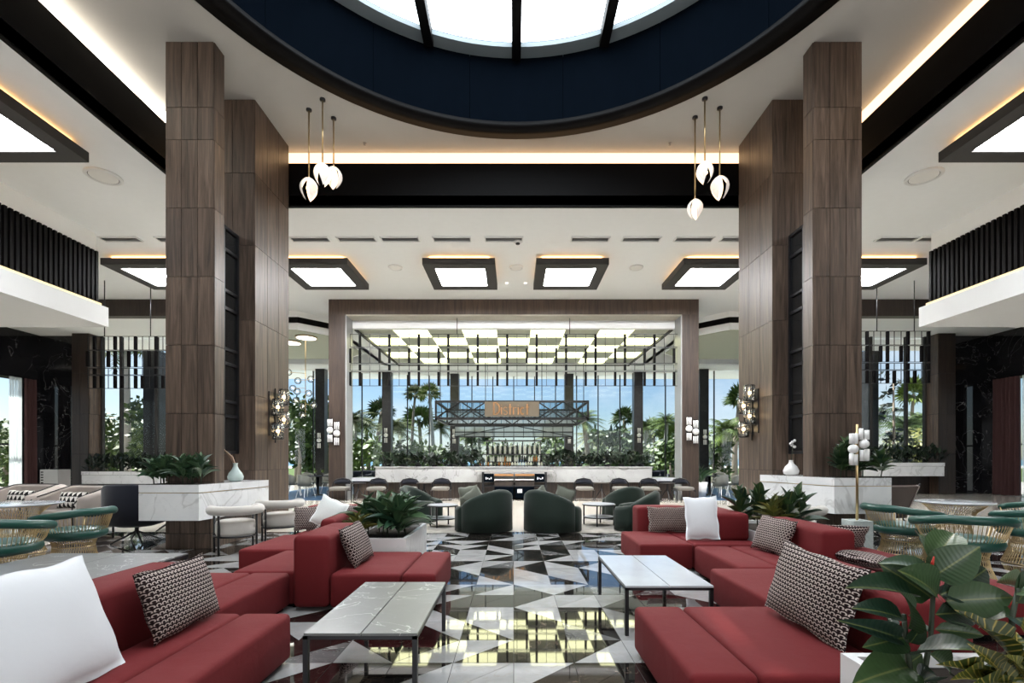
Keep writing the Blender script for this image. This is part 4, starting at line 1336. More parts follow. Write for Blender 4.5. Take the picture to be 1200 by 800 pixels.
# ================================================================ LOW TABLES
def low_table(label, x0, x1, y0, y1, z, mat, seam, legw=0.028):
    cx, cy = (x0 + x1) / 2, (y0 + y1) / 2
    t = thing('coffee_table', label, 'coffee table', (cx, cy, 0), 0)
    w, d = (x1 - x0) / 2, (y1 - y0) / 2
    for a, b in ((-w, seam - cx - 0.0015), (seam - cx + 0.0015, w)):
        MB().box(a + 0.004, b, -d + 0.004, d - 0.004, z - 0.014, z).build('top_slab', mat, t, world=False)
    fr = MB()
    fr.box(-w, w, -d, -d + 0.025, z - 0.034, z - 0.014).box(-w, w, d - 0.025, d, z - 0.034, z - 0.014)
    fr.box(-w, -w + 0.025, -d + 0.025, d - 0.025, z - 0.034, z - 0.014).box(w - 0.025, w, -d + 0.025, d - 0.025, z - 0.034, z - 0.014)
    fr.build('frame', 'black_metal', t, world=False)
    for sx in (-1, 1):
        for sy in (-1, 1):
            c = (sx * (w - legw / 2), sy * (d - legw / 2))
            MB().box(c[0] - legw / 2, c[0] + legw / 2, c[1] - legw / 2, c[1] + legw / 2, 0, z - 0.014).build('leg', 'black_metal', t, world=False)
    return t
low_table('grey veined stone coffee table on black legs between the sofas, left of centre', -1.17, -0.535, 2.68, 3.81, 0.385, 'table_grey', -0.85)
low_table('pale stone coffee table on black legs between the sofas, right of centre', 0.85, 1.525, 3.685, 4.864, 0.385, 'table_white', 1.19)
low_table('grey stone coffee table half hidden behind the front left sofa', -4.75, -3.35, 3.75, 4.98, 0.385, 'table_grey', -4.0)

def round_table(label, x, y, r, z, grp='small round coffee tables'):
    t = thing('round_table', label, 'coffee table', (x, y, 0), 0, grp)
    for zz_, nm in ((z, 'table_top'), (z * 0.42, 'lower_shelf')):
        q = r if nm == 'table_top' else r * 0.9
        MB().lathe([(q - 0.008, zz_ - 0.03), (q, zz_ - 0.028), (q, zz_ - 0.01), (q - 0.006, zz_ - 0.008), (0.001, zz_ - 0.008)], 36).build(nm, 'black_metal', t, world=False)
        MB().lathe([(q - 0.012, zz_ - 0.008), (q - 0.012, zz_), (0.001, zz_)], 36).build('stone_disc', 'table_white', t, world=False)
    for k in range(4):
        a = PI / 4 + k * PI / 2 + 0.5
        c = ((r - 0.035) * math.cos(a), (r - 0.035) * math.sin(a))
        MB().box(c[0] - 0.013, c[0] + 0.013, c[1] - 0.013, c[1] + 0.013, 0, z - 0.03).build('leg', 'black_metal', t, world=False)
round_table('small round pale table between the left planter and green armchair', -1.43, 9.75, 0.31, 0.44)
round_table('small round pale table right of the two green armchairs', 1.75, 9.95, 0.34, 0.44)
for x0, x1, y0, y1, nm in ((-2.6, -0.75, 8.85, 11.0, 'left'), (0.95, 2.9, 8.85, 11.0, 'right')):
    o = MB().box(x0, x1, y0, y1, 0.001, 0.004).build('rug', 'rug')
    tag(o, 'mottled grey rug under the %s round table' % nm, 'rug')

# ================================================================ BARREL ARMCHAIRS (dark green)
def barrel_chair(label, x, y, back_deg, r=0.5, mat='green_velvet', pil=True, h=0.80, group='dark green barrel armchairs'):
    """back_deg: plan direction from the seat's middle to the middle of its back."""
    t = thing('barrel_armchair', label, 'armchair', (x, y, 0), 0, group)
    a0 = math.radians(back_deg)
    n = 22
    path, tops = [], []
    for i in range(n + 1):
        q = (i / n - 0.5) * 2
        a = a0 + q * math.radians(98)
        rr = (r - 0.08) * (1 + 0.04 * abs(q))
        path.append((rr * math.cos(a), rr * math.sin(a)))
        tops.append(0.03 + (h - 0.03) * (1 - 0.36 * abs(q) ** 1.7))
    MB().wall_sweep(path, 0.16, 0.02, tops).build('back_shell', mat, t, True, world=False)
    path, tops = [], []
    for sgn in (-1, 1):
        p2, t2 = [], []
        for i in range(9):
            a = a0 + sgn * math.radians(92 + 6.5 * i)
            rr = (r - 0.075) * 1.05
            p2.append((rr * math.cos(a), rr * math.sin(a)))
            t2.append(0.50 - 0.006 * i)
        MB().wall_sweep(p2, 0.17, 0.02, t2).build('arm', mat, t, True, world=False)
    rs = r - 0.155
    MB().lathe([(rs * 0.94, 0.02), (rs, 0.05), (rs, 0.36), (rs * 0.96, 0.40), (rs * 0.8, 0.42), (0.001, 0.43)], 32).build('seat', mat, t, True, world=False)
    MB().lathe([(r * 0.8, 0.0), (r * 0.8, 0.025), (0.001, 0.025)], 28).build('swivel_base', 'black_metal', t, world=False)
    return t
barrel_chair('dark green barrel armchair, left of the pair turned away, two pillows on it', -0.56, 9.22, -46, 0.53)
barrel_chair('dark green barrel armchair, right of the pair turned away, two pillows on it', 0.73, 9.22, -134, 0.53)
barrel_chair('dark green armchair seen behind the rear right red sofa', 2.35, 9.35, -20, 0.46, h=0.76)
barrel_chair('dark green armchair farther back beyond the right round table', 2.5, 11.0, -75, 0.46, h=0.76)
barrel_chair('dark green armchair partly behind the leafy planter', -2.02, 10.6, 165, 0.46, h=0.78)
for (x, y, f, rl, sd, lb) in ((-0.86, 9.4, 110, 8, 21, 'sage pillow leaning in the left green armchair, outer one'), (-0.62, 9.06, 100, 38, 22, 'dark sage pillow standing on its corner in the left green armchair'),
                              (0.60, 9.04, 75, 32, 23, 'sage pillow standing on its corner in the right green armchair'), (0.92, 9.22, 65, -18, 24, 'pale sage pillow on the outer side of the right green armchair')):
    o = pillow('pillow', lb, 0.38, 0.38, 0.13, 'green_pillow', (x, y, 0.46), f, 8, rl, sd)
    o['group'] = 'sage pillows in the green armchairs'

# ================================================================ CREAM BOUCLE CHAIRS
def boucle_chair(label, x, y, facing):
    """facing: plan direction in degrees that a sitter looks to."""
    t = thing('boucle_chair', label, 'chair', (x, y, 0), math.radians(facing) - PI / 2, 'cream chairs with tube backs')
    MB().lathe([(0.20, 0.24), (0.245, 0.26), (0.262, 0.30), (0.262, 0.42), (0.245, 0.46), (0.2, 0.475), (0.001, 0.48)], 28).build('seat', 'boucle', t, True, world=False)
    pts = [(0.31 * math.cos(a), 0.31 * math.sin(a) , 0.625) for a in [math.radians(-90 - 118 + 236 * i / 18) for i in range(19)]]
    rr = [0.058] + [0.068] * 17 + [0.058]
    MB().tube(pts, rr, 14).build('back_tube', 'boucle', t, True, world=False)
    for e in (pts[0], pts[-1]):
        MB().ball(e, 0.06, 12).build('tube_end', 'boucle', t, True, world=False)
    for a in (-208, -148, -32, 28):
        a_ = math.radians(a)
        c = (0.285 * math.cos(a_), 0.285 * math.sin(a_))
        MB().tube([(c[0], c[1], 0), (c[0], c[1], 0.57)], 0.016, 8).build('leg', 'black_metal', t, True, world=False)
    MB().tube([(0.275 * math.cos(2 * PI * i / 28), 0.275 * math.sin(2 * PI * i / 28), 0.25) for i in range(28)], 0.013, 6, True).build('seat_ring', 'black_metal', t, True, world=False)
    MB().lathe([(0.19, 0.225), (0.19, 0.245), (0.001, 0.245)], 20).build('seat_pan', 'black_metal', t, world=False)
    return t
boucle_chair('cream tube-back chair nearest the left marble counter front', -4.05, 7.05, 130)
boucle_chair('cream tube-back chair at the far end of the left marble counter', -3.86, 8.0, 125)
boucle_chair('cream tube-back chair half hidden by plants at the right marble counter', 4.14, 7.05, 60)

# ================================================================ MARBLE COUNTERS AROUND THE COLUMNS
def counter(nm, s, poly, z0, z1, base_poly):
    cx = sum(p[0] for p in poly) / len(poly)
    cy = sum(p[1] for p in poly) / len(poly)
    t = thing('marble_counter', 'faceted white marble planter counter around the %s front column' % nm, 'counter', (cx, cy, 0), 0)
    band = z1 - 0.115
    MB().prism(poly, z0, band - 0.008).build('marble_body', 'marble_white', t)
    shr = [(x * 0.9993, y + 0.002) for x, y in poly]
    MB().prism(shr, band - 0.008, band + 0.002).build('brass_inlay', 'brass', t)
    MB().prism(poly, band + 0.002, z1).build('marble_rim', 'marble_white', t)
    MB().box(poly[0][0] + 0.06, poly[1][0] - 0.07, poly[0][1] + 0.06, 7.44, z1, z1 + 0.006).build('soil_bed', 'soil', t)
    MB().prism(base_poly, 0.0, z0).build('base_core', 'walnut_core', t)
    (xa, ya), (xb, yb) = base_poly[0], base_poly[1]
    w = (xb - xa) / 3
    for i in range(3):
        for j in range(2):
            MB().box(xa + w * i + 0.006, xa + w * (i + 1) - 0.006, ya - 0.014, ya + 0.004, z0 * 0.5 * j + 0.006, z0 * 0.5 * (j + 1) - 0.006).build('base_tile', 'walnut', t)
    inner = base_poly[1] if s < 0 else base_poly[0]
    y1 = max(q[1] for q in base_poly)
    for i in range(4):
        h_ = (y1 - ya) / 4
        for j in range(2):
            x_ = inner[0]
            MB().box(x_ - 0.012, x_ + 0.012, ya + h_ * i + 0.006, ya + h_ * (i + 1) - 0.006, z0 * 0.5 * j + 0.006, z0 * 0.5 * (j + 1) - 0.006).build('base_tile', 'walnut', t)
    return t
LC = counter('left', -1, [(-5.43, 7.0), (-4.56, 7.0), (-4.40, 8.68), (-5.43, 8.68), (-5.43, 7.79), (-4.62, 7.79), (-4.62, 7.47), (-5.43, 7.47)], 0.46, 0.98, [(-5.25, 7.3), (-4.585, 7.3), (-4.585, 8.6), (-5.25, 8.6), (-5.25, 7.79), (-4.625, 7.79), (-4.625, 7.47), (-5.25, 7.47)])
RC = counter('right', 1, [(4.64, 7.0), (5.47, 7.0), (5.47, 7.47), (4.62, 7.47), (4.62, 7.79), (5.47, 7.79), (5.47, 8.5), (4.33, 8.5)], 0.56, 1.08, [(4.60, 7.3), (5.30, 7.3), (5.30, 7.47), (4.625, 7.47), (4.625, 7.79), (5.30, 7.79), (5.30, 8.4), (4.60, 8.4)])

# vases
def vase(label, x, y, z, prof, mat, twig=True):
    t = thing('vase', label, 'vase', (x, y, z), 0)
    MB().lathe(prof, 28).build('vase_body', mat, t, True, world=False)
    h = prof[-2][1]
    if twig:
        for k in range(3):
            pts = [(0, 0, h - 0.05), (-0.05 - 0.03 * k, 0.02 * k, h + 0.10), (-0.12 - 0.05 * k, 0.03 * k - 0.02, h + 0.17 + 0.03 * k), (-0.2 - 0.03 * k, 0.02, h + 0.22 + 0.035 * k)]
            MB().tube(pts, [0.012, 0.013, 0.012, 0.005], 6).build('dry_branch', 'twig', t, True, world=False)
    else:
        pts = [(0, 0, h - 0.03), (0.02, 0, h + 0.12), (0.03, 0, h + 0.22)]
        MB().tube(pts, 0.006, 5).build('flower_stem', 'stem', t, True, world=False)
        for k in range(5):
            MB().ball((0.03 + 0.03 * math.cos(k * 1.3), 0.03 * math.sin(k * 1.3), h + 0.22 + 0.025 * k), 0.026, 8).build('blossom', 'vase_white', t, True, world=False)
vase('pale green bottle vase with dry branches on the left marble counter', -4.66, 8.10, 0.982,
     [(0.075, 0.0), (0.115, 0.03), (0.122, 0.08), (0.10, 0.14), (0.055, 0.20), (0.034, 0.25), (0.032, 0.29), (0.042, 0.305), (0.028, 0.30)], 'vase')
vase('white bulbous vase with a small blossom on the right marble counter', 4.60, 8.02, 1.082,
     [(0.06, 0.0), (0.11, 0.03), (0.12, 0.08), (0.09, 0.15), (0.04, 0.20), (0.03, 0.24), (0.036, 0.255), (0.026, 0.25)], 'vase_white', False)

# ================================================================ SWIVEL CHAIRS
def swivel_chair(label, x, y, facing, mat, h=0.95, w=0.36, inner=None):
    t = thing('swivel_chair', label, 'chair', (x, y, 0), math.radians(facing) - PI / 2, None)
    n = 16
    path, tops = [], []
    for i in range(n + 1):
        q = (i / n - 0.5) * 2
        a = -PI / 2 + q * math.radians(105)
        path.append((w * math.cos(a), w * 0.92 * math.sin(a)))
        tops.append(0.34 + (h - 0.34) * (1 - 0.42 * max(0, abs(q) - 0.35) / 0.65))
    MB().wall_sweep(path, 0.07, 0.34, tops).build('back_shell', mat, t, True, world=False)
    MB().lathe([(w * 0.55, 0.27), (w * 0.85, 0.31), (w * 1.0, 0.38), (w * 0.95, 0.46), (0.001, 0.48)], 26).build('seat', mat, t, True, world=False)
    MB().tube([(0, 0, 0.17), (0, 0, 0.29)], 0.03, 10).build('post', 'black_metal', t, True, world=False)
    for k in range(4):
        a = PI / 4 + k * PI / 2
        MB().tube([(0.02 * math.cos(a), 0.02 * math.sin(a), 0.18), (0.34 * math.cos(a), 0.34 * math.sin(a), 0.012)], [0.018, 0.012], 6).build('leg', 'black_metal', t, True, world=False)
    return t
swivel_chair('black high-back swivel chair with star base left of the marble counter', -6.12, 7.85, 95, 'navy_cloth', 0.96, 0.42)
swivel_chair('pale swivel chair with black star base near the stone lamp foot', 5.86, 7.95, 60, 'boucle', 0.56, 0.30)
swivel_chair('beige swivel chair behind the black high-back one', -6.55, 9.3, 30, 'beige_pale', 0.72, 0.33)
# pedestal under the left counter
t = thing('pedestal_table', 'small side table on curved black legs behind the left marble counter', 'side table', (-5.80, 8.55, 0), 0)
MB().lathe([(0.26, 0.52), (0.26, 0.54), (0.001, 0.545)], 24).build('table_top', 'black_metal', t, world=False)
for k in range(4):
    a = PI / 4 + k * PI / 2
    pts = [(0.03 * math.cos(a), 0.03 * math.sin(a), 0.52), (0.04 * math.cos(a), 0.04 * math.sin(a), 0.3), (0.10 * math.cos(a), 0.10 * math.sin(a), 0.12), (0.24 * math.cos(a), 0.24 * math.sin(a), 0.01)]
    MB().tube(pts, 0.013, 6).build('leg', 'black_metal', t, True, world=False)

# ================================================================ GOLD WIRE CHAIRS AND TABLES
def wire_chair(label, x, y, facing):
    t = thing('wire_chair', label, 'chair', (x, y, 0), math.radians(facing) - PI / 2, 'green gold-wire armchairs')
    base = MB()
    nb = 56
    for i in range(nb):
        a = 2 * PI * i / nb
        b = a + 0.16
        base.tube([(0.30 * math.cos(a), 0.30 * math.sin(a), 0.012), (0.235 * math.cos(a + 0.05), 0.235 * math.sin(a + 0.05), 0.18), (0.22 * math.cos(a + 0.1), 0.22 * math.sin(a + 0.1), 0.28), (0.255 * math.cos(b), 0.255 * math.sin(b), 0.40)], 0.0036, 4, False, False)
    base.build('wire_base', 'gold', t, True, world=False, kind='stuff')
    for r, z in ((0.30, 0.012), (0.222, 0.27)):
        MB().tube([(r * math.cos(2 * PI * i / 36), r * math.sin(2 * PI * i / 36), z) for i in range(36)], 0.007, 6, True).build('wire_hoop', 'gold', t, True, world=False)
    MB().lathe([(0.28, 0.36), (0.345, 0.385), (0.365, 0.43), (0.345, 0.475), (0.28, 0.495), (0.001, 0.50)], 36).build('seat_cushion', 'green_leather', t, True, world=False)
    bk = MB()
    nw = 44
    for i in range(nw + 1):
        q = (i / nw - 0.5) * 2
        a = -PI / 2 + q * math.radians(120)
        zt = 0.70 - 0.12 * max(0, abs(q) - 0.25)
        bk.tube([(0.31 * math.cos(a), 0.31 * math.sin(a), 0.40), (0.36 * math.cos(a), 0.36 * math.sin(a), 0.50), (0.415 * math.cos(a), 0.415 * math.sin(a), zt)], 0.0036, 4, False, False)
    bk.build('wire_back', 'gold', t, True, world=False, kind='stuff')
    pts = []
    for i in range(25):
        q = (i / 24 - 0.5) * 2
        a = -PI / 2 + q * math.radians(124)
        zt = 0.71 - 0.12 * max(0, abs(q) - 0.25)
        pts.append((0.418 * math.cos(a), 0.418 * math.sin(a), zt))
    MB().tube(pts, [0.036] + [0.047] * 23 + [0.036], 12).build('arm_roll', 'green_leather', t, True, world=False)
    for e in (pts[0], pts[-1]):
        v = Vector(e)
        MB().tube([v, (v.x * 0.9, v.y * 0.9, 0.5), (v.x * 0.72, v.y * 0.72, 0.40)], 0.008, 6).build('front_wire', 'gold', t, True, world=False)
    return t
def wire_table(label, x, y, r=0.48, z=0.72):
    t = thing('wire_table', label, 'table', (x, y, 0), 0, 'round tables on gold wire')
    MB().lathe([(r - 0.03, z - 0.028), (r, z - 0.012), (r - 0.004, z - 0.002), (r - 0.02, z), (0.001, z)], 48).build('table_top', 'table_white', t, True, world=False)
    wr = MB()
    n = 60
    for i in range(n):
        a = 2 * PI * i / n
        f = lambda q, rad, h: (rad * math.cos(a + q), rad * math.sin(a + q), h)
        wr.tube([f(0, 0.32, 0.012), f(0.12, 0.22, 0.22), f(0.22, 0.185, 0.40), f(0.34, 0.25, 0.56), f(0.46, 0.38, z - 0.035)], 0.004, 4, False, False)
    wr.build('wire_base', 'gold', t, True, world=False, kind='stuff')
    for rr, h in ((0.32, 0.012), (0.187, 0.39), (0.38, z - 0.035)):
        MB().tube([(rr * math.cos(2 * PI * i / 36), rr * math.sin(2 * PI * i / 36), h) for i in range(36)], 0.007, 6, True).build('wire_hoop', 'gold', t, True, world=False)
    return t
wire_table('round pale table on a gold wire base, cut by the left frame edge', -7.15, 6.95, 0.52)
wire_chair('green gold-wire chair with its back to the camera at the left edge', -5.40, 5.05, 110)
wire_chair('green gold-wire chair beside the black high-back chair, turned left', -5.50, 6.05, 172).scale = (0.92, 0.92, 1)
wire_table('round pale table on a gold wire base right of the marble counter', 6.6, 7.25, 0.465)
wire_chair('green gold-wire chair with its back to the camera above the rubber plant', 5.0, 5.4, 66)
wire_chair('green gold-wire chair beside the brass lamp, turned right', 5.22, 6.5, 8)
wire_chair('green gold-wire chair cut by the right frame edge, nearer one', 6.72, 6.25, 100)
wire_chair('green gold-wire chair cut by the right frame edge, farther one', 7.55, 7.0, 160)

# brown sling chair behind the right wire chairs
t = thing('sling_chair', 'dark brown leather sling chair with pale edges behind the wire chairs', 'chair', (6.72, 8.9, 0), 0.2)
MB().obox((0, 0.02, 0.36), 0.62, 0.58, 0.06, (0.12, 0, 0)).build('seat', 'brown_leather', t, world=False)
MB().obox((0.0, -0.32, 0.60), 0.62, 0.06, 0.62, (0.42, 0, 0)).build('back', 'brown_leather', t, world=False)
for s in (-1, 1):
    MB().tube([(s * 0.33, 0.32, 0), (s * 0.33, 0.30, 0.40), (s * 0.33, -0.20, 0.34), (s * 0.33, -0.48, 0.92)], 0.016, 6).build('side_frame', 'black_metal', t, True, world=False)
    MB().tube([(s * 0.33, -0.36, 0), (s * 0.33, -0.12, 0.36)], 0.016, 6).build('rear_leg', 'black_metal', t, True, world=False)
    MB().obox((s * 0.315, -0.33, 0.60), 0.012, 0.065, 0.63, (0.42, 0, 0)).build('pale_edge', 'beige_pale', t, world=False)

# ================================================================ BEIGE ARMCHAIRS WITH TRIANGLE PILLOWS
def beige_chair(label, x, y, facing, w=0.5):
    t = thing('lounge_armchair', label, 'armchair', (x, y, 0), math.radians(facing) - PI / 2, 'taupe armchairs with black piping')
    path = [(w, 0.35), (w, 0.0), (w * 0.97, -0.22), (w * 0.85, -0.36), (w * 0.6, -0.43), (0, -0.46), (-w * 0.6, -0.43), (-w * 0.85, -0.36), (-w * 0.97, -0.22), (-w, 0.0), (-w, 0.35)]
    fine = []
    for a, b in zip(path[:-1], path[1:]):
        for k in range(3):
            fine.append((a[0] + (b[0] - a[0]) * k / 3, a[1] + (b[1] - a[1]) * k / 3))
    fine.append(path[-1])
    tops = [0.68 + 0.18 * max(0.0, min(1.0, (0.35 - p[1]) / 0.6)) for p in fine]
    MB().wall_sweep(fine, 0.15, 0.12, tops).build('shell', 'beige_pale', t, True, world=False)
    inn = [(p[0] * 0.83, p[1] * 0.80 + 0.02) for p in fine]
    MB().wall_sweep(inn, 0.05, 0.14, [q - 0.03 for q in tops]).build('inner_back', 'beige', t, True, world=False)
    MB().rbox(-w + 0.09, w - 0.09, -0.36, 0.36, 0.14, 0.44, 0.05, 0.02, 3).build('seat_cushion', 'beige', t, True, world=False)
    for sgn in (1, -1):
        pts = [(sgn * (w + 0.0), 0.425 - 0.0, 0.13), (sgn * w, 0.43, 0.55), (sgn * w, 0.36, 0.635)]
        MB().tube(pts, 0.011, 5).build('piping', 'piping', t, True, world=False)
    MB().tube([(p[0] * 0.9, p[1] * 0.9, q - 0.0) for p, q in zip(fine, tops)], 0.010, 5).build('top_piping', 'piping', t, True, world=False)
    for sx in (-1, 1):
        for sy in (-0.3, 0.3):
            MB().tube([(sx * (w - 0.08), sy, 0), (sx * (w - 0.08), sy, 0.15)], 0.018, 8).build('leg', 'black_metal', t, True, world=False)
    return t
beige_chair('taupe armchair with black piping, right of the two behind the wire table', -7.95, 8.8, 256, 0.53)
beige_chair('taupe armchair with black piping, farther left behind the wire table', -9.35, 9.2, 262, 0.53)
for x, y, lb, sd in ((-8.0, 8.72, 'black and white triangle print pillow in the right taupe armchair', 31), (-9.37, 9.12, 'black and white triangle print pillow in the left taupe armchair', 32)):
    o = pillow('pillow', lb, 0.62, 0.30, 0.12, 'pillow_tri', (x, y, 0.47), 259, 14, 0, sd)
    o['group'] = 'triangle print pillows'
# grey steel unit with punched holes by the left marble wall
p = at(65, 560, 17.6)
t = thing('steel_cabinet', 'grey steel cabinet with a column of holes before the left black marble', 'cabinet', (p.x, 17.6, 0), 0)
MB().box(-0.32, 0.32, -0.25, 0.25, 0.0, 0.98).build('body', 'steel', t, world=False)
for k in range(7):
    MB().box(-0.29, -0.20, -0.256, -0.25, 0.30 + 0.095 * k, 0.34 + 0.095 * k).build('hole', 'black_paint', t, world=False)

# ================================================================ FLOOR LAMP
t = thing('floor_lamp', 'brass floor lamp with glass tubes on a square stone foot', 'floor lamp', (5.31, 7.5 - 1.1, 0), 0.0)
LD = 6.4
k_ = LD / F
MB().rbox(-0.125, 0.125, -0.125, 0.125, 0, 0.55, 0.006).build('stone_foot', 'stone_base', t, world=False)
zb_ = EYE + (VY - 497) * k_
MB().tube([(0, 0, 0.55), (0, 0, zb_)], 0.017, 10).build('pole', 'brass', t, True, world=False)
for px, y0, y1, r in ((996, 508, 520, 0.028), (1001, 508, 520, 0.028), (1007, 502, 515, 0.028), (1014, 504, 515, 0.03), (996, 531, 545, 0.028), (1000.5, 532, 545, 0.03), (1008, 527, 540, 0.028), (1014, 526, 540, 0.03)):
    x = (px - VX) * k_ - 5.31 + 0.78
    MB().tube([((px - 1004.4) * k_, -0.03, EYE + (VY - y1) * k_), ((px - 1004.4) * k_, -0.03, EYE + (VY - y0) * k_)], r, 10).build('glass_tube', 'white_metal', t, True, world=False)
for px, py in ((998, 526), (1010.5, 520)):
    MB().ball(((px - 1004.4) * k_, -0.03, EYE + (VY - py) * k_), 0.062, 14).build('glass_orb', 'white_metal', t, True, world=False)
    MB().tube([(0, 0, EYE + (VY - py) * k_), ((px - 1004.4) * k_, -0.03, EYE + (VY - py) * k_)], 0.008, 6).build('arm', 'brass', t, True, world=False)
t.location.x = (1004.4 - VX) * k_

# ================================================================ WHITE PLANTER BOXES
def planter_box(label, x0, x1, y0, y1, h, grp=None):
    t = thing('planter_box', label, 'planter', ((x0 + x1) / 2, (y0 + y1) / 2, 0), 0, grp)
    th = 0.045
    w = MB()
    w.box(x0, x1, y0, y0 + th, 0, h).box(x0, x1, y1 - th, y1, 0, h).box(x0, x0 + th, y0 + th, y1 - th, 0, h).box(x1 - th, x1, y0 + th, y1 - th, 0, h)
    w.build('marble_walls', 'marble_white', t)
    MB().box(x0 + th, x1 - th, y0 + th, y1 - th, 0.02, h - 0.05).build('soil', 'soil', t)
    return t
planter_box('white marble planter box behind the left red sofa seat', -1.98, -1.225, 5.5, 6.8, 0.45)
planter_box('white marble planter box under the rubber plant at the lower right', 1.52, 2.45, 1.15, 2.25, 0.45)
planter_box('white marble planter box behind the right red sofas', 2.99, 3.75, 5.95, 7.2, 0.45)
# ================================================================ LEAVES AND PLANTS
def leaf_mesh(name, mat, L=1.0, W=0.3, droop=0.15, fold=0.18, n=7, belly=0.5, wave=0.0):
    """Unit leaf along +Y, midrib at x = 0, top side +Z."""
    mb = MB()
    for i in range(n + 1):
        u = i / n
        w = W / 2 * math.sin(PI * min(1.0, 0.03 + 0.97 * u) ** (0.6 + 0.5 * belly)) ** 0.75 if 0 < i < n else 0.004
        z = droop * (u - 1.5 * u * u)
        e = fold * w + wave * math.sin(u * 14) * w
        mb.v += [(-w, L * u, z * L + e), (-w * 0.5, L * u, z * L + e * 0.35), (0, L * u, z * L), (w * 0.5, L * u, z * L + e * 0.35), (w, L * u, z * L + e)]
    for i in range(n):
        for j in range(4):
            a = i * 5 + j
            mb.f.append((a, a + 1, a + 6, a + 5))
    me = mb.mesh(name, M[mat], True)
    return me

def leaf_matrix(base, tip, roll=0.0, up=Vector((0, 0, 1))):
    y = (tip - base)
    y = y.normalized()
    x = y.cross(up)
    if x.length < 1e-3:
        x = Vector((1, 0, 0))
    x.normalize()
    z = x.cross(y)
    m = Matrix((x, y, z)).transposed().to_4x4()
    return Matrix.Translation(base) @ m @ Matrix.Rotation(roll, 4, 'Y')

def put_leaf(name, me, parent, base, tip, roll=0.0, width=1.0, up=Vector((0, 0, 1))):
    """Coordinates local to the parent; the leaf is scaled to reach from base to tip."""
    o = bpy.data.objects.new(name, me)
    C.objects.link(o)
    o.parent = parent
    L = (tip - base).length
    o.matrix_local = leaf_matrix(base, tip, roll, up) @ Matrix.Diagonal((width, L, L, 1)).to_4x4()
    return o
# leaves whose width is set through the x scale: mesh width 1, length 1
LM = {}
def leafm(mat, **k):
    key = (mat, tuple(sorted(k.items())))
    if key not in LM:
        LM[key] = leaf_mesh('leaf', mat, 1.0, 1.0, **k)
    return LM[key]
# the midrib test in the leaf material is in object space: x runs 0..0.5 there
for nm in ('leaf_rubber', 'leaf_lily', 'leaf_croton', 'leaf_yellow'):
    nt = M[nm].node_tree
    for n in nt.nodes:
        if n.type == 'MATH' and n.operation == 'LESS_THAN':
            n.inputs[1].default_value = 0.022
        if n.type == 'MATH' and n.operation == 'MULTIPLY' and abs(n.inputs[1].default_value - 260.0) < 1:
            n.inputs[1].default_value = 80.0
        if n.type == 'MATH' and n.operation == 'MULTIPLY' and abs(n.inputs[1].default_value - 0.6) < 1e-6:
            n.inputs[1].default_value = 0.25

# ---- the big rubber plant at the lower right
org = Vector((1.72, 1.85, 0.40))
rp = thing('rubber_plant', 'large rubber plant with broad dark glossy leaves at the lower right', 'plant', org, 0)
def zp(x, y, d):
    """A point of the crop of the photograph's lower right corner (three times enlarged)."""
    return at(800 + x / 3.0, 533 + y / 3.0, d)
stem_a = [Vector((1.70, 1.86, 0.40)), zp(850, 760, 1.88), zp(872, 640, 1.88), zp(880, 500, 1.86), zp(876, 385, 1.86)]
stem_b = [Vector((1.62, 1.78, 0.40)), zp(800, 760, 1.80), zp(786, 660, 1.80), zp(778, 560, 1.80)]
stem_c = [Vector((2.02, 1.80, 0.40)), zp(1150, 700, 1.72), zp(1160, 560, 1.72), zp(1180, 470, 1.74)]
for st in (stem_a, stem_b, stem_c):
    MB().tube([p - org for p in st], [0.012, 0.011, 0.009, 0.008, 0.006][:len(st)], 8).build('stem', 'stem', rp, True, world=False)
rub = leafm('leaf_rubber', droop=0.16, fold=0.25, n=9, belly=0.35)
RL = [(872, 380, 828, 262, 58, .10, 1.86, 1.98, .5), (880, 378, 962, 262, 48, -.1, 1.86, 2.0, -.3), (880, 428, 1045, 322, 60, .25, 1.86, 1.78, .1), (905, 492, 1085, 398, 50, .1, 1.86, 1.9, .4),
      (895, 500, 784, 402, 62, -.3, 1.86, 1.72, -.2), (868, 408, 688, 372, 36, .1, 1.86, 1.95, .2), (874, 500, 702, 386, 50, .2, 1.86, 1.9, -.6), (812, 498, 588, 450, 44, .1, 1.83, 1.74, .3),
      (775, 575, 604, 530, 40, .1, 1.80, 1.78, .2), (792, 610, 796, 486, 44, .3, 1.80, 1.66, .1), (764, 645, 568, 582, 32, 0, 1.80, 1.68, -.4), (925, 512, 1168, 500, 58, .05, 1.86, 1.76, .5),
      (888, 560, 1045, 552, 42, .1, 1.87, 1.92, .3), (886, 612, 1066, 632, 26, 0, 1.87, 1.82, .2), (815, 705, 1036, 668, 54, -.2, 1.80, 1.58, .1), (775, 642, 646, 672, 44, .1, 1.80, 1.72, -.2),
      (795, 745, 612, 796, 66, -.1, 1.80, 1.66, .1), (838, 800, 906, 764, 36, .2, 1.80, 1.62, .5), (742, 645, 716, 545, 26, .3, 1.80, 1.92, .2), (800, 660, 848, 590, 24, .2, 1.8, 1.75, -.3),
      (1165, 560, 1030, 600, 40, 0, 1.72, 1.84, .2), (1172, 520, 1240, 420, 46, .1, 1.72, 1.85, .1), (1180, 475, 1128, 440, 40, .1, 1.74, 1.98, .4), (1180, 480, 1290, 488, 44, 0, 1.74, 1.66, .0),
      (1165, 570, 1262, 640, 46, 0, 1.72, 1.60, .2), (860, 620, 800, 560, 28, .2, 1.87, 1.98, .6), (868, 700, 960, 770, 40, 0, 1.87, 1.98, .2), (880, 470, 960, 560, 34, 0, 1.87, 2.0, .3),
      (1150, 700, 1060, 760, 40, .1, 1.72, 1.85, .2), (842, 700, 740, 770, 34, .1, 1.88, 1.98, .2)]
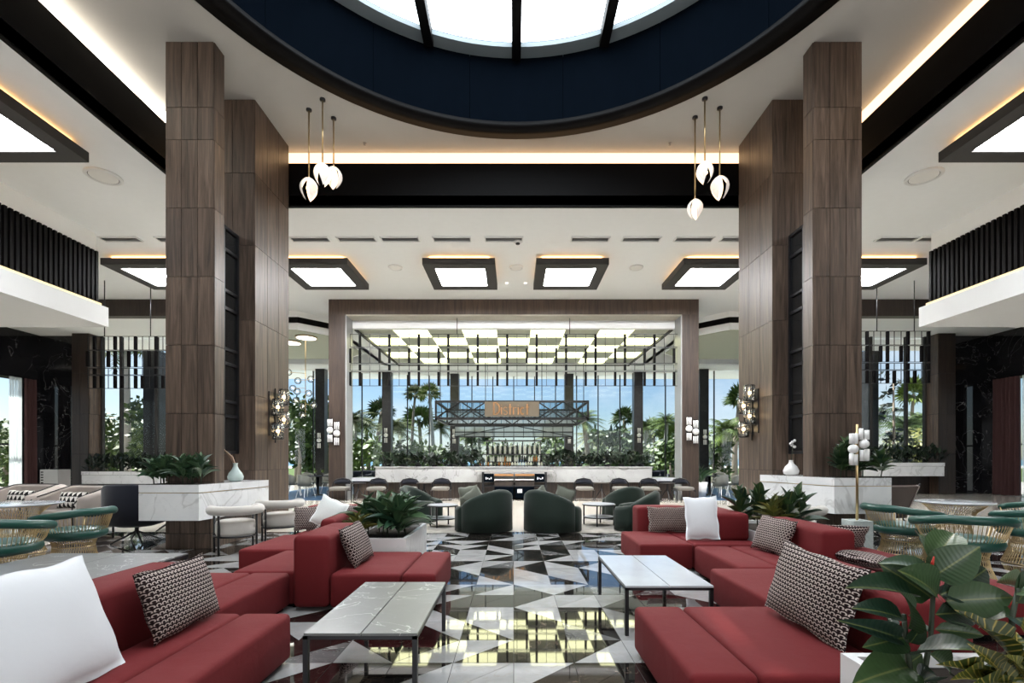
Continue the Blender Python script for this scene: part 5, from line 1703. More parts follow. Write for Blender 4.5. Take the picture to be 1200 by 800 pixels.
for bx, by, tx, ty, hw, up_, d0, d1, rl in RL:
    b, tp = zp(bx, by, d0), zp(tx, ty, d1)
    put_leaf('leaf', rub, rp, b - org, tp - org, rl, 2.0 * hw / 3.0 * (d0 + d1) / 2 / F * 1.12, Vector((0.0, -0.75, 0.65)))
for bx, by in ((876, 388), (768, 600), (1150, 526)):
    b = zp(bx, by, 1.84) - org
    MB().tube([b, b + Vector((0.004, -0.005, 0.035))], [0.007, 0.002], 6).build('red_bud', plain('red_bud', (0.45, 0.03, 0.02), 0.5), rp, True, world=False)

cro = leafm('leaf_croton', droop=0.2, fold=0.3, n=8, belly=0.5, wave=0.15)
def croton(label, org, targets, cat='plant', yellow=False):
    t = thing('croton_plant', label, cat, org, 0)
    MB().tube([(0, 0, 0), (0.02, 0, 0.14), (0.01, 0.01, 0.26)], [0.012, 0.010, 0.006], 6).build('stem', 'stem', t, True, world=False)
    for b, tp, w, rl in targets:
        put_leaf('leaf', leafm('leaf_yellow', droop=0.2, fold=0.3, n=7, belly=0.5) if yellow and random.random() < 0.5 else cro, t, b - org, tp - org, rl, w, Vector((0, -0.7, 0.7)))
    return t
org = Vector((1.98, 1.42, 0.40))
ct = []
for bx, by, tx, ty, hw, d0, d1, rl in ((1185, 770, 996, 536, 40, 1.45, 1.42, .2), (1150, 800, 1020, 664, 36, 1.45, 1.45, -.3), (1140, 820, 1190, 620, 40, 1.45, 1.5, .1), (1120, 810, 915, 722, 26, 1.45, 1.4, .2),
                                       (1190, 780, 1250, 640, 40, 1.45, 1.4, .1), (1130, 815, 960, 770, 30, 1.43, 1.36, .4), (1160, 790, 1090, 690, 28, 1.45, 1.5, -.4), (1200, 800, 1150, 700, 36, 1.4, 1.36, .3),
                                       (1150, 830, 1020, 810, 34, 1.42, 1.3, .1), (1210, 790, 1220, 560, 44, 1.5, 1.56, .0)):
    ct.append((zp(bx, by, d0), zp(tx, ty, d1), 2.0 * hw / 3.0 * (d0 + d1) / 2 / F, rl))
croton('yellow-veined croton with long narrow leaves in the bottom right corner', org, ct)

def rosette(name, label, org, n, L, W, mat, spread=(0.15, 1.25), centers=1, rad=0.0, group=None, part='leaf', seed=1, droop=0.35, belly=0.45, height=0.0):
    """Leaves that rise and arch out from one or several crowns; every leaf is a part."""
    rr = random.Random(seed)
    t = thing(name, label, 'plant', org, 0, group)
    me = leafm(mat, droop=droop, fold=0.3, n=6, belly=belly)
    st = MB()
    for c in range(centers):
        a = 2 * PI * c / max(1, centers) + rr.random()
        c0 = Vector((rad[0] * rr.uniform(-1, 1), rad[1] * rr.uniform(-1, 1), 0)) if isinstance(rad, tuple) else Vector((rad * math.cos(a), rad * math.sin(a), 0))
        hh = height * rr.uniform(0.7, 1.0)
        if height:
            st.tube([c0, c0 + Vector((rr.uniform(-.03, .03), rr.uniform(-.03, .03), hh))], 0.008, 5)
        m = n // centers
        for k in range(m):
            az = 2.399963 * k + rr.uniform(-.3, .3)
            el = spread[0] + (spread[1] - spread[0]) * (k / m) ** 0.8
            l = L * rr.uniform(0.75, 1.15) * (0.75 + 0.25 * k / m)
            d = Vector((math.cos(az) * math.sin(el), math.sin(az) * math.sin(el), math.cos(el)))
            b = c0 + Vector((0, 0, hh * (1 - 0.75 * k / m))) + d * 0.03
            put_leaf(part, me, t, b, b + d * l, rr.uniform(-.3, .3), W * rr.uniform(0.8, 1.15))
    if st.v:
        st.build('stems', 'stem', t, True, world=False)
    return t
# middle planter: peace lilies with a small croton at its left end
rosette('peace_lily', 'leafy dark green lily filling the left white planter box', Vector((-1.58, 6.05, 0.40)), 170, 0.42, 0.15, 'leaf_lily', (0.1, 1.35), 10, (0.30, 0.46), seed=3, height=0.26)
rosette('croton_plant', 'small yellow-green croton at the left end of the lily planter', Vector((-1.86, 5.75, 0.40)), 26, 0.27, 0.06, 'leaf_yellow', (0.1, 1.2), 1, 0.0, seed=5, height=0.12)
# right planter behind the sofas: two rubber plants and a croton
rosette('rubber_plant', 'small rubber plant left of the croton behind the right red sofas', Vector((3.12, 6.4, 0.40)), 36, 0.30, 0.15, 'leaf_rubber', (0.1, 1.4), 2, 0.13, seed=8, height=0.44, droop=0.15, belly=0.35)
rosette('croton_plant', 'yellow-green croton between two rubber plants behind the right sofas', Vector((3.36, 6.2, 0.40)), 50, 0.30, 0.075, 'leaf_yellow', (0.1, 1.2), 2, 0.08, seed=9, height=0.34)
rosette('rubber_plant', 'small rubber plant right of the croton behind the right red sofas', Vector((3.60, 6.2, 0.40)), 28, 0.30, 0.15, 'leaf_rubber', (0.1, 1.4), 2, 0.12, seed=10, height=0.48, droop=0.15, belly=0.35)
# plants on the two counters
rosette('counter_plant', 'spiky dark green plant on the left marble counter, before the column', Vector((-4.90, 7.22, 0.985)), 80, 0.34, 0.085, 'leaf_lily', (0.1, 1.2), 6, (0.26, 0.06), seed=12, height=0.22)
rosette('counter_plant', 'dark bushy plant at the left end of the left marble counter', Vector((-5.28, 7.2, 0.985)), 80, 0.30, 0.095, 'leaf_lily', (0.1, 1.3), 5, (0.12, 0.1), seed=13, height=0.22)
rosette('counter_plant', 'broad-leaved rubber plant on the right counter, before the column', Vector((4.92, 7.2, 1.085)), 44, 0.26, 0.14, 'leaf_rubber', (0.2, 1.4), 2, (0.1, 0.04), seed=14, height=0.42, droop=0.15, belly=0.3)
rosette('counter_plant', 'bushy dark plant on the right counter, right of the lamp tubes', Vector((5.30, 7.22, 1.085)), 70, 0.22, 0.11, 'leaf_rubber', (0.2, 1.4), 3, (0.14, 0.08), seed=15, height=0.32, droop=0.15, belly=0.3)

# ---- planted ledges in the bay windows
def shrub(rr, n, w, h, L, W, mb=None):
    """Foliage too small to pick apart: crossing leaf blades in one mesh."""
    mb = mb or MB()
    for k in range(n):
        c = Vector((rr.uniform(-w, w), rr.uniform(-w, w), 0))
        z = h * rr.random() ** 0.7 * (1 - (c.length / (w * 1.5)) ** 2 * 0.5)
        az, el = rr.uniform(0, 2 * PI), rr.uniform(0.1, 1.4)
        d = Vector((math.cos(az) * math.sin(el), math.sin(az) * math.sin(el), math.cos(el)))
        sd = d.cross(Vector((0, 0, 1))).normalized() if abs(d.z) < 0.98 else Vector((1, 0, 0))
        b = c + Vector((0, 0, z))
        l, wd = L * rr.uniform(0.6, 1.2), W * rr.uniform(0.7, 1.2) / 2
        up = sd.cross(d) * wd * 0.5
        mb.add([b, b + d * l * 0.45 + sd * wd + up, b + d * l, b + d * l * 0.45 - sd * wd + up, b + d * l * 0.5], [(0, 1, 4), (1, 2, 4), (2, 3, 4), (3, 0, 4)])
    return mb
rr = random.Random(21)
def ledge(nm, x0, x1, y0, y1, z0, z1, n_pl):
    t = thing('planter_ledge', 'long pale marble planter ledge under the %s bay window' % nm, 'planter', ((x0 + x1) / 2, (y0 + y1) / 2, z0), 0)
    MB().box(x0, x1, y0, y1, z0, z1 - 0.14).build('marble_front', 'marble_white', t)
    MB().box(x0 - 0.01, x1 + 0.01, y0 - 0.012, y1, z1 - 0.13, z1).build('marble_rim', 'marble_white', t)
    MB().box(x0 + 0.06, x1 - 0.06, y0 + 0.06, y1 - 0.05, z1, z1 + 0.01).build('soil', 'soil', t)
    for i in range(n_pl):
        x = x0 + 0.4 + (x1 - x0 - 0.8) * i / (n_pl - 1)
        o = thing('ledge_plant', 'dark leafy ledge plant in the %s bay window, %s from the left' % (nm, ORDER[i]), 'plant', (x, (y0 + y1) / 2, z1 + 0.01), 0, 'dark plants on the %s ledge' % nm)
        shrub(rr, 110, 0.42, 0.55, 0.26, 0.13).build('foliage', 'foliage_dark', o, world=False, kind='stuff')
        MB().tube([(0, 0, 0), (0, 0, 0.4)], 0.015, 5).build('stem', 'stem', o, world=False)
ledge('left', -16.35, -10.6, 18.3, 18.98, 0.42, 0.89, 7)
ledge('right', 10.6, 16.34, 18.35, 18.98, 0.71, 1.22, 7)

# ================================================================ BAR FRONT
t = thing('bar_counter', 'long low bar counter of white marble over dark wood', 'counter', (0, 16.9, 0), 0)
MB().box(-4.75, 4.75, 16.60, 17.4, 0.56, 1.07).build('marble_front', 'marble_bar_shaded', t)
MB().box(-4.78, 4.78, 16.57, 17.45, 1.07, 1.10).build('marble_top', 'marble_bar_shaded', t)
MB().box(-5.56, 5.56, 16.78, 17.3, 0.0, 0.56).build('wood_core', 'walnut_core', t)
for i in range(16):
    x = -5.52 + 0.69 * i
    MB().box(x + 0.006, x + 0.684, 16.755, 16.79, 0.01, 0.555).build('wood_panel', 'walnut_mid', t)
for s in (-1, 1):
    x0, x1 = sorted((s * 4.78, s * 5.58))
    MB().box(x0, x1, 16.65, 17.5, 0.60, 0.72).build('end_ledge', 'table_white', t)
# host workstation in the middle
t = thing('bar_workstation', 'dark steel bar workstation with copper strips at the counter middle', 'workstation', (0.02, 16.25, 0), 0)
MB().box(-1.30, 1.30, -0.3, 0.28, 0.93, 0.965).build('steel_top', 'steel', t, world=False)
for s in (-1, 1):
    for y in (-0.24, 0.22):
        MB().box(s * 1.05 - 0.025, s * 1.05 + 0.025, y - 0.025, y + 0.025, 0, 0.93).build('post', 'black_metal', t, world=False)
    x0, x1 = sorted((s * 0.70, s * 1.0))
    MB().box(x0, x1, -0.26, 0.22, 0.60, 0.86).build('drawer_unit', 'navy_paint', t, world=False)
    for q in range(4):
        MB().box(x0 + 0.05 + 0.055 * q, x0 + 0.085 + 0.055 * q, -0.264, -0.259, 0.68 + 0.02 * (q % 2), 0.76 - 0.02 * (q % 3)).build('label_mark', 'label_white', t, world=False)
    xa, xb = sorted((s * 0.03, s * 0.66))
    MB().box(xa, xb, -0.24, 0.2, 0.80, 0.86).build('copper_shelf', 'copper', t, world=False)
    MB().box(xa, xb, -0.25, 0.2, 0.66, 0.69).build('steel_rail', 'white_metal', t, world=False)
    MB().box(xa, xb, -0.20, 0.2, 0.48, 0.62).build('wood_shelf', 'walnut_dark', t, world=False)
    MB().box(xa, xb, -0.22, 0.2, 0.06, 0.44).build('cabinet_door', 'navy_paint', t, world=False)
MB().box(-1.0, 1.0, -0.2, 0.2, 0.44, 0.48).build('lower_shelf', 'black_metal', t, world=False)
MB().box(0.10, 0.26, -0.228, -0.219, 0.24, 0.36).build('socket_plate', 'white_metal', t, world=False)

# the row of dark plants on the bar
rr = random.Random(5)
xs_b = [-4.45, -3.9, -3.35, -2.8, -2.25, -1.75, -1.3, 1.35, 1.8, 2.3, 2.8, 3.3, 3.8, 4.2, 4.5]
for i, x in enumerate(xs_b):
    o = thing('bar_plant', 'dark leafy plant on the marble bar, %s from the left' % ORDER[i], 'plant', (x, 17.05 + rr.uniform(-.08, .08), 1.10), 0, 'dark plants along the bar')
    h = rr.uniform(0.32, 0.52)
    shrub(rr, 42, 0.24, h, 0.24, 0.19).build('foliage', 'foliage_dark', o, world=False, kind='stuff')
    MB().tube([(0, 0, 0), (0.02, 0, h * 0.8)], 0.014, 5).build('stem', 'stem', o, world=False)
    MB().lathe([(0.10, 0), (0.13, 0.07), (0.12, 0.075), (0.001, 0.07)], 12).build('low_bowl', 'black_metal', o, world=False)

# chairs and tripod tables along the bar
def bar_chair(label, x, y, rz=0.0):
    t = thing('bar_chair', label, 'chair', (x, y, 0), rz, 'arched-back chairs along the bar')
    MB().rbox(-0.27, 0.27, -0.24, 0.24, 0.33, 0.45, 0.05, 0.015, 3).build('seat_cushion', 'seat_grey', t, True, world=False)
    pts = [(-0.31, 0.22, 0.30), (-0.31, 0.24, 0.56), (-0.22, 0.27, 0.67), (0, 0.29, 0.72), (0.22, 0.27, 0.67), (0.31, 0.24, 0.56), (0.31, 0.22, 0.30)]
    MB().tube(pts, 0.022, 8).build('back_frame', 'black_metal', t, True, world=False)
    bk = [(-0.26, 0.25), (-0.13, 0.285), (0, 0.295), (0.13, 0.285), (0.26, 0.25)]
    MB().wall_sweep(bk, 0.03, 0.53, [0.62, 0.69, 0.715, 0.69, 0.62], 3).build('backrest', 'navy_cloth', t, True, world=False)
    for sx in (-1, 1):
        MB().tube([(sx * 0.31, 0.22, 0), (sx * 0.31, 0.22, 0.34)], 0.017, 6).build('leg', 'black_metal', t, world=False)
        MB().tube([(sx * 0.31, -0.22, 0), (sx * 0.31, -0.22, 0.34)], 0.017, 6).build('leg', 'black_metal', t, world=False)
        MB().tube([(sx * 0.31, -0.22, 0.33), (sx * 0.31, 0.22, 0.33)], 0.017, 6).build('side_rail', 'black_metal', t, world=False)
    return t
cl = [(398, 'leftmost, before the left portal jamb'), (441, 'second from the left'), (479, 'third from the left'), (516.5, 'nearest left of the workstation'),
      (685, 'nearest right of the workstation'), (728.5, 'second right of the workstation'), (762, 'third right of the workstation'), (801, 'rightmost, before the right portal jamb')]
bc = None
for px, lb in cl:
    x = (px - VX) * 15.85 / F
    if bc is None:
        bc = bar_chair('black arched-back chair with cream seat along the bar, ' + lb, x, 15.85)
    else:
        dup(bc, (x, 15.85, 0), random.uniform(-.1, .1), 'black arched-back chair with cream seat along the bar, ' + lb)
for px, lb in ((420, 'left tripod table between the two leftmost bar chairs'), (705, 'tripod table between the first two chairs right of the workstation'), (782, 'tripod table between the two rightmost bar chairs'), (497, 'tripod table behind the lily planter by the bar')):
    t = thing('tripod_table', 'small dark ' + lb, 'side table', ((px - VX) * 15.9 / F, 15.9, 0), 0, 'dark tripod tables along the bar')
    MB().lathe([(0.24, 0.55), (0.25, 0.56), (0.25, 0.575), (0.001, 0.575)], 24).build('table_top', 'walnut_dark', t, world=False)
    MB().tube([(0, 0, 0.3), (0, 0, 0.55)], 0.025, 8).build('stem', 'black_metal', t, world=False)
    for k in range(3):
        a = k * 2 * PI / 3 + 0.5
        MB().tube([(0, 0, 0.40), (0.25 * math.cos(a), 0.25 * math.sin(a), 0.012)], 0.016, 6).build('leg', 'black_metal', t, world=False)

# ================================================================ ISLAND BAR: truss canopy, sign, bottle shelves
t = thing('truss_canopy', 'suspended steel and glass truss canopy over the island bar', 'canopy', (0, 20.5, 3.0), 0)
Y0, Y1 = 20.5, 24.0
X0, X1, Z0, Z1 = -3.33, 3.18, 3.02, 3.84
def truss(y, nm):
    f = MB()
    f.box(X0, X1, y - 0.05, y + 0.05, Z1 - 0.09, Z1).box(X0, X1, y - 0.05, y + 0.05, Z0, Z0 + 0.11)
    f.box(X0, X0 + 0.07, y - 0.05, y + 0.05, Z0, Z1).box(X1 - 0.07, X1, y - 0.05, y + 0.05, Z0, Z1)
    f.box(X0, X1, y - 0.03, y + 0.03, Z0 + 0.30, Z0 + 0.33)
    f.build('chord_' + nm, 'black_metal', t)
    n = 6
    w = (X1 - X0) / n
    for i in range(n):
        a, b = X0 + w * i, X0 + w * (i + 1)
        MB().tube([(a, y - 0.04, Z0 + 0.06), (b, y - 0.04, Z1 - 0.05)], 0.028, 6).build('diagonal', 'black_metal', t)
        MB().tube([(b, y - 0.05, Z0 + 0.06), (a, y - 0.05, Z1 - 0.05)], 0.028, 6).build('diagonal', 'black_metal', t)
    for i in range(25):
        x = X0 + (X1 - X0) * i / 24
        MB().box(x - 0.012, x + 0.012, y - 0.02, y + 0.02, Z0, Z1).build('bar', 'black_metal', t)
    for i in range(12):
        x = X0 + (X1 - X0) * i / 12
        MB().box(x + 0.02, x + (X1 - X0) / 12 - 0.02, y + 0.03, y + 0.038, Z0 + 0.1, Z1 - 0.08).build('pane', 'glass_blue' if nm == 'front' else 'glass_frost', t)
truss(Y0, 'front')
truss(Y1, 'rear')
for x in (X0 + 0.05, X1 - 0.05):
    for z in (Z0 + 0.05, Z1 - 0.05):
        MB().box(x - 0.05, x + 0.05, Y0, Y1, z - 0.05, z + 0.05).build('side_chord', 'black_metal', t)
    MB().tube([(x, Y0, Z0), (x, Y1, Z1)], 0.03, 6).build('diagonal', 'black_metal', t)
lo_y = 22.6
for i in range(13):
    x = -2.75 + 5.5 * i / 12
    MB().box(x - 0.012, x + 0.012, lo_y - 0.02, lo_y + 0.02, 2.35, 2.97).build('bar', 'black_metal', t)
for z in (2.40, 2.62, 2.90):
    MB().box(-2.75, 2.75, lo_y - 0.025, lo_y + 0.025, z - 0.025, z + 0.025).build('lower_rail', 'black_metal', t)
for a, b in ((-2.7, -0.2), (2.7, 0.2)):
    MB().tube([(a, lo_y, 2.42), (b, lo_y, 2.88)], 0.02, 5).build('diagonal', 'black_metal', t)
MB().box(-2.74, 2.74, lo_y + 0.03, lo_y + 0.04, 2.42, 2.9).build('pane', 'glass_frost', t)
for x in (X0 + 0.2, -1.2, 1.2, X1 - 0.2):
    MB().tube([(x, Y0 + 0.1, Z1), (x, Y0 + 0.1, PZ + 0.1)], 0.018, 6).build('hanger', 'black_metal', t)

# sign board with its lettering
t = thing('bar_sign', 'taupe sign board with copper lettering reading District', 'sign', (-0.05, 20.36, 3.05), 0)
MB().box(-1.17, 1.12, -0.03, 0.03, 0.10, 0.72).build('board', 'sign', t, world=False)
def stroke_letters(x, z, h):
    """Thin double-line capitals and lower case as polylines: (glyph polylines, advance)."""
    arc = lambda cx, cz, rx, rz, a0, a1, n=10: [(cx + rx * math.cos(math.radians(a0 + (a1 - a0) * i / n)), cz + rz * math.sin(math.radians(a0 + (a1 - a0) * i / n))) for i in range(n + 1)]
    G = {
        'D': ([[(0, 0), (0, 1)], [(0.07, 0.04), (0.07, 0.96)], [(0, 0)] + arc(0.16, 0.5, 0.40, 0.5, -90, 90, 14) + [(0, 1)], arc(0.18, 0.5, 0.31, 0.42, -80, 80, 12)], 0.66),
        'i': ([[(0, 0), (0, 0.62)], [(0.05, 0), (0.05, 0.62)], [(0.0, 0.78), (0.05, 0.78)]], 0.18),
        's': ([arc(0.17, 0.47, 0.15, 0.15, 30, 250, 10) + arc(0.17, 0.16, 0.16, 0.16, 80, -150, 10)], 0.44),
        't': ([[(0.1, 0.9), (0.1, 0.0)], [(0.15, 0.9), (0.15, 0.0)], [(0, 0.62), (0.27, 0.62)]], 0.38),
        'r': ([[(0, 0), (0, 0.62)], [(0.05, 0), (0.05, 0.62)], arc(0.2, 0.40, 0.16, 0.2, 180, 55, 8)], 0.40),
        'c': ([arc(0.2, 0.31, 0.2, 0.31, 50, 310, 14), arc(0.22, 0.31, 0.14, 0.24, 60, 300, 12)], 0.48),
    }
    w = sum(G[c][1] for c in 'District')
    k = h
    cx = x - w * k / 2
    for c in 'District':
        mb = MB()
        for pl in G[c][0]:
            mb.tube([(cx + px_ * k, -0.045, z + pz_ * k) for px_, pz_ in pl], 0.0125, 5)
        mb.build('letter', 'copper', t, world=False)
        cx += G[c][1] * k
stroke_letters(-0.03, 0.18, 0.50)

# the back bar with bottle shelves
t = thing('back_bar', 'tiered dark back bar shelf carrying bottles under the canopy', 'shelf', (0, 22.2, 0), 0)
MB().box(-1.75, 1.75, -0.6, 0.5, 0.0, 1.02).build('cabinet', 'walnut_dark', t, world=False)
MB().box(-1.85, 1.85, -0.68, 0.55, 1.02, 1.07).build('worktop', 'black_metal', t, world=False)
for z, w in ((1.60, 1.62), (1.25, 1.4), (2.22, 1.28)):
    MB().box(-w, w, -0.3, 0.3, z - 0.05, z).build('shelf_board', 'black_metal', t, world=False)
for x in (-1.25, -0.42, 0.42, 1.25):
    MB().box(x - 0.02, x + 0.02, 0.24, 0.30, 1.07, 2.22).build('upright', 'black_metal', t, world=False)
bot = {}
for m_ in ('bottle_clear', 'bottle_amber', 'bottle_green', 'bottle_dark'):
    b0 = MB().lathe([(0.045, 0), (0.048, 0.02), (0.048, 0.23), (0.036, 0.27), (0.018, 0.30), (0.018, 0.36), (0.001, 0.365)], 10).mesh('bottle', M[m_], True)
    bot[m_] = b0
rr = random.Random(44)
def bottle(x, y, z, m_, sc):
    o = bpy.data.objects.new('bottle', bot[m_])
    C.objects.link(o)
    o.location = (x, y, z)
    o.scale = (1, 1, sc)
    return o
for z, w, n, yy, nm in ((1.60, 1.18, 22, 22.05, 'upper'), (1.25, 1.25, 24, 22.0, 'lower'), (1.07, 1.5, 26, 21.75, 'worktop')):
    for i in range(n):
        x = -w + 2 * w * i / (n - 1)
        m_ = rr.choice(('bottle_clear', 'bottle_clear', 'bottle_dark', 'bottle_amber')) if nm != 'upper' else ('bottle_clear' if i % 2 else 'bottle_dark')
        o = bottle(x, yy + rr.uniform(-.05, .05), z, m_, (1.35 if nm == 'upper' else 0.75) * rr.uniform(0.9, 1.05) if nm != 'worktop' else 0.45)
        kd = {'bottle_clear': 'pale', 'bottle_dark': 'dark', 'bottle_amber': 'amber'}[m_]
        wh = {'upper': 'upper back bar shelf', 'lower': 'lower back bar shelf', 'worktop': 'back bar worktop'}[nm]
        tag(o, '%s bottle, %s from the left on the %s' % (kd, ORDER[i], wh), 'bottle', 'bottles on the %s' % wh)

# ================================================================ DINING BAYS BESIDE THE PORTAL
def dining_chair(label, x, y, facing):
    t = thing('dining_chair', label, 'chair', (x, y, 0), math.radians(facing) - PI / 2, 'grey dining chairs in the side bays')
    path, tops = [], []
    for i in range(11):
        q = (i / 10 - 0.5) * 2
        a = -PI / 2 + q * math.radians(100)
        path.append((0.25 * math.cos(a), 0.24 * math.sin(a)))
        tops.append(0.82 - 0.14 * abs(q) ** 2)
    MB().wall_sweep(path, 0.05, 0.42, tops).build('back_shell', 'grey_shell', t, True, world=False)
    MB().lathe([(0.22, 0.40), (0.25, 0.42), (0.25, 0.47), (0.001, 0.49)], 20).build('seat', 'grey_shell', t, True, world=False)
    for sx in (-1, 1):
        for sy in (-1, 1):
            MB().tube([(sx * 0.15, sy * 0.15, 0.41), (sx * 0.23, sy * 0.23, 0.0)], 0.014, 6).build('leg', 'white_metal', t, world=False)
    return t
dc = None
spots = [(-7.35, 17.1, 60, 'left bay, nearest one by the sky-tinted carpet edge'), (-8.12, 17.9, 20, 'left bay, left side of the table'), (-6.56, 18.3, 150, 'left bay, right side of the table near the jamb'), (-7.3, 19.1, 260, 'left bay, far side of the table'), (-8.3, 19.6, 330, 'left bay, farthest by the glass'),
         (7.3, 17.1, 120, 'right bay, nearest one by the sky-tinted carpet edge'), (8.12, 17.9, 160, 'right bay, right side of the table'), (6.56, 18.3, 30, 'right bay, left side of the table near the jamb'), (7.3, 19.1, 280, 'right bay, far side of the table'), (8.3, 19.6, 210, 'right bay, farthest by the glass')]
for x, y, f, lb in spots:
    lab = 'grey dining chair on white legs, ' + lb
    if dc is None:
        dc = dining_chair(lab, x, y, f)
    else:
        dup(dc, (x, y, 0), math.radians(f) - PI / 2, lab)
for s in (-1, 1):
    nm = 'left' if s < 0 else 'right'
    t = thing('dining_table', 'dark round dining table in the bay %s of the portal' % nm, 'table', (s * 7.35, 18.15, 0), 0)
    MB().lathe([(0.5, 0.71), (0.52, 0.72), (0.52, 0.74), (0.001, 0.74)], 32).build('table_top', 'black_metal', t, world=False)
    MB().lathe([(0.25, 0.0), (0.25, 0.02), (0.05, 0.05), (0.05, 0.71)], 20).build('pedestal', 'black_metal', t, True, world=False)
    x0, x1 = sorted((s * 6.25, s * 9.5))
    o = MB().box(x0, x1, 15.9, 23.8, 0.001, 0.003).build('carpet', 'sky_sheen_carpet')
    tag(o, 'carpet with sky reflection in its colour, dining bay %s of the portal' % nm, 'carpet')
    for k, (dx, dy) in enumerate(((-0.15, 0.1), (0.2, -0.05))):
        q = thing('potted_sprig', 'tiny potted sprig on the %s dining table, %s' % (nm, 'left one' if k == 0 else 'right one'), 'plant', (s * 7.35 + dx, 18.15 + dy, 0.741), 0)
        MB().lathe([(0.035, 0), (0.05, 0.09), (0.045, 0.09), (0.001, 0.08)], 12).build('pot', 'black_metal', q, True, world=False)
        shrub(random.Random(3 + k), 14, 0.04, 0.08, 0.10, 0.04).add([], []).build('foliage', 'bush_green', q, world=False, kind='stuff').location = (0, 0, 0.08)
# white pot with a palm by the right dining bay
t = thing('potted_plant', 'green plant in a tall white pot at the right dining bay', 'plant', (6.55, 16.95, 0), 0)
MB().lathe([(0.16, 0.0), (0.24, 0.55), (0.22, 0.55), (0.20, 0.5), (0.001, 0.5)], 24).build('pot', 'white_metal', t, True, world=False)
rr = random.Random(9)
for k in range(14):
    az, el = 2.4 * k, rr.uniform(0.2, 1.1)
    d = Vector((math.cos(az) * math.sin(el), math.sin(az) * math.sin(el), math.cos(el)))
    put_leaf('leaf', leafm('leaf_lily', droop=0.35, fold=0.3, n=6, belly=0.45), t, Vector((0, 0, 0.5)), Vector((0, 0, 0.5)) + d * rr.uniform(0.5, 0.9), 0, 0.08)
# ================================================================ CURTAINS
def curtain(label, x, y0, y1, z1, mat, amp=0.05, waves=10):
    mb = MB()
    n = waves * 8
    for i in range(n + 1):
        y = y0 + (y1 - y0) * i / n
        dx = amp * math.sin(2 * PI * waves * i / n) + 0.3 * amp * math.sin(2 * PI * waves * i / n * 0.37)
        for z in (0.02, z1 * 0.5, z1):
            mb.v.append((x + dx * (1.15 - 0.3 * z / z1), y, z))
    for i in range(n):
        for k in range(2):
            a = i * 3 + k
            mb.f.append((a, a + 3, a + 4, a + 1))
    o = mb.build('curtain', mat, None, True)
    return tag(o, label, 'curtain')
curtain('white sheer curtain at the right side window', 18.35, 13.0, 17.45, 4.38, 'sheer', 0.05, 22)
curtain('dark wine red curtain gathered between right window and marble', 18.3, 17.5, 18.45, 4.38, 'curtain', 0.09, 6)
curtain('pale sheer curtain gathered at the left side window', -18.35, 17.58, 18.06, 4.38, 'sheer', 0.05, 5)
curtain('dark curtain gathered between left window and black marble', -18.3, 18.08, 18.55, 4.38, 'curtain', 0.08, 4)

# ================================================================ PALMS AND TREES OUTSIDE
def palm(name, label, x, y, h, crown, lean=0.0, seed=0, fan=False, mat='palm_green', trunk='trunk', r0=0.16, z0=-0.32):
    rr = random.Random(seed)
    t = thing(name, label, 'palm', (x, y, z0), 0, None)
    top = Vector((lean, 0.1 * lean, h))
    pts = [(lean * (i / 8) ** 2, 0.1 * lean * (i / 8) ** 2, h * i / 8) for i in range(9)]
    MB().tube(pts, [r0 * (1.25 - 0.5 * i / 8) for i in range(9)], 9).build('trunk', trunk, t, True, world=False)
    mb = MB()
    nf = 26 if not fan else 34
    for k in range(nf):
        az = 2.399963 * k + rr.uniform(-.2, .2)
        el = 0.15 + 1.75 * (k / nf) + rr.uniform(-.1, .1)
        L = crown * rr.uniform(0.8, 1.1)
        d = Vector((math.cos(az), math.sin(az), 0))
        sd = Vector((-math.sin(az), math.cos(az), 0))
        if not fan:
            n = 8
            spine = []
            for i in range(n + 1):
                u = i / n
                a = el + 0.9 * u
                spine.append(d * (L * (math.sin(el) * u + 0.25 * u * u)) + Vector((0, 0, L * (math.cos(el) * u - 0.55 * u * u))))
            for i in range(1, n + 1):
                p, q = spine[i - 1], spine[i]
                ll = L * 0.30 * math.sin(PI * min(0.97, i / n * 0.85 + 0.12))
                ax = (q - p)
                for sg in (-1, 1):
                    for f in (0.0, 0.5):
                        b = p + ax * f
                        tipp = b + ax * 1.1 + sd * sg * ll - Vector((0, 0, ll * 0.45))
                        mb.add([top + b, top + b + ax * 0.42, top + tipp], [(0, 1, 2)])
        else:
            el = 0.05 + 1.95 * (k / nf) ** 0.8
            dirv = d * math.sin(el) + Vector((0, 0, math.cos(el)))
            up = sd.cross(dirv)
            ro = rr.uniform(-1.3, 1.3)
            sd, up = sd * math.cos(ro) + up * math.sin(ro), up * math.cos(ro) - sd * math.sin(ro)
            c = top + dirv * L * 0.30
            mb.add([top, top + sd * 0.03, c], [(0, 1, 2)])
            for i in range(9):
                a = (i / 8 - 0.5) * 2.3
                e = dirv * math.cos(a) + sd * math.sin(a) * 0.9 + up * rr.uniform(-.15, .15)
                w = (sd * math.cos(a) - dirv * math.sin(a)) * L * 0.055
                ln = L * (0.62 - 0.1 * abs(a))
                mb.add([c - w * 0.3, c + e * ln * 0.5 - w, c + e * ln - Vector((0, 0, L * 0.07)), c + e * ln * 0.5 + w], [(0, 1, 2, 3)])
    mb.build('fronds', mat, t, world=False, kind='stuff')
    return t
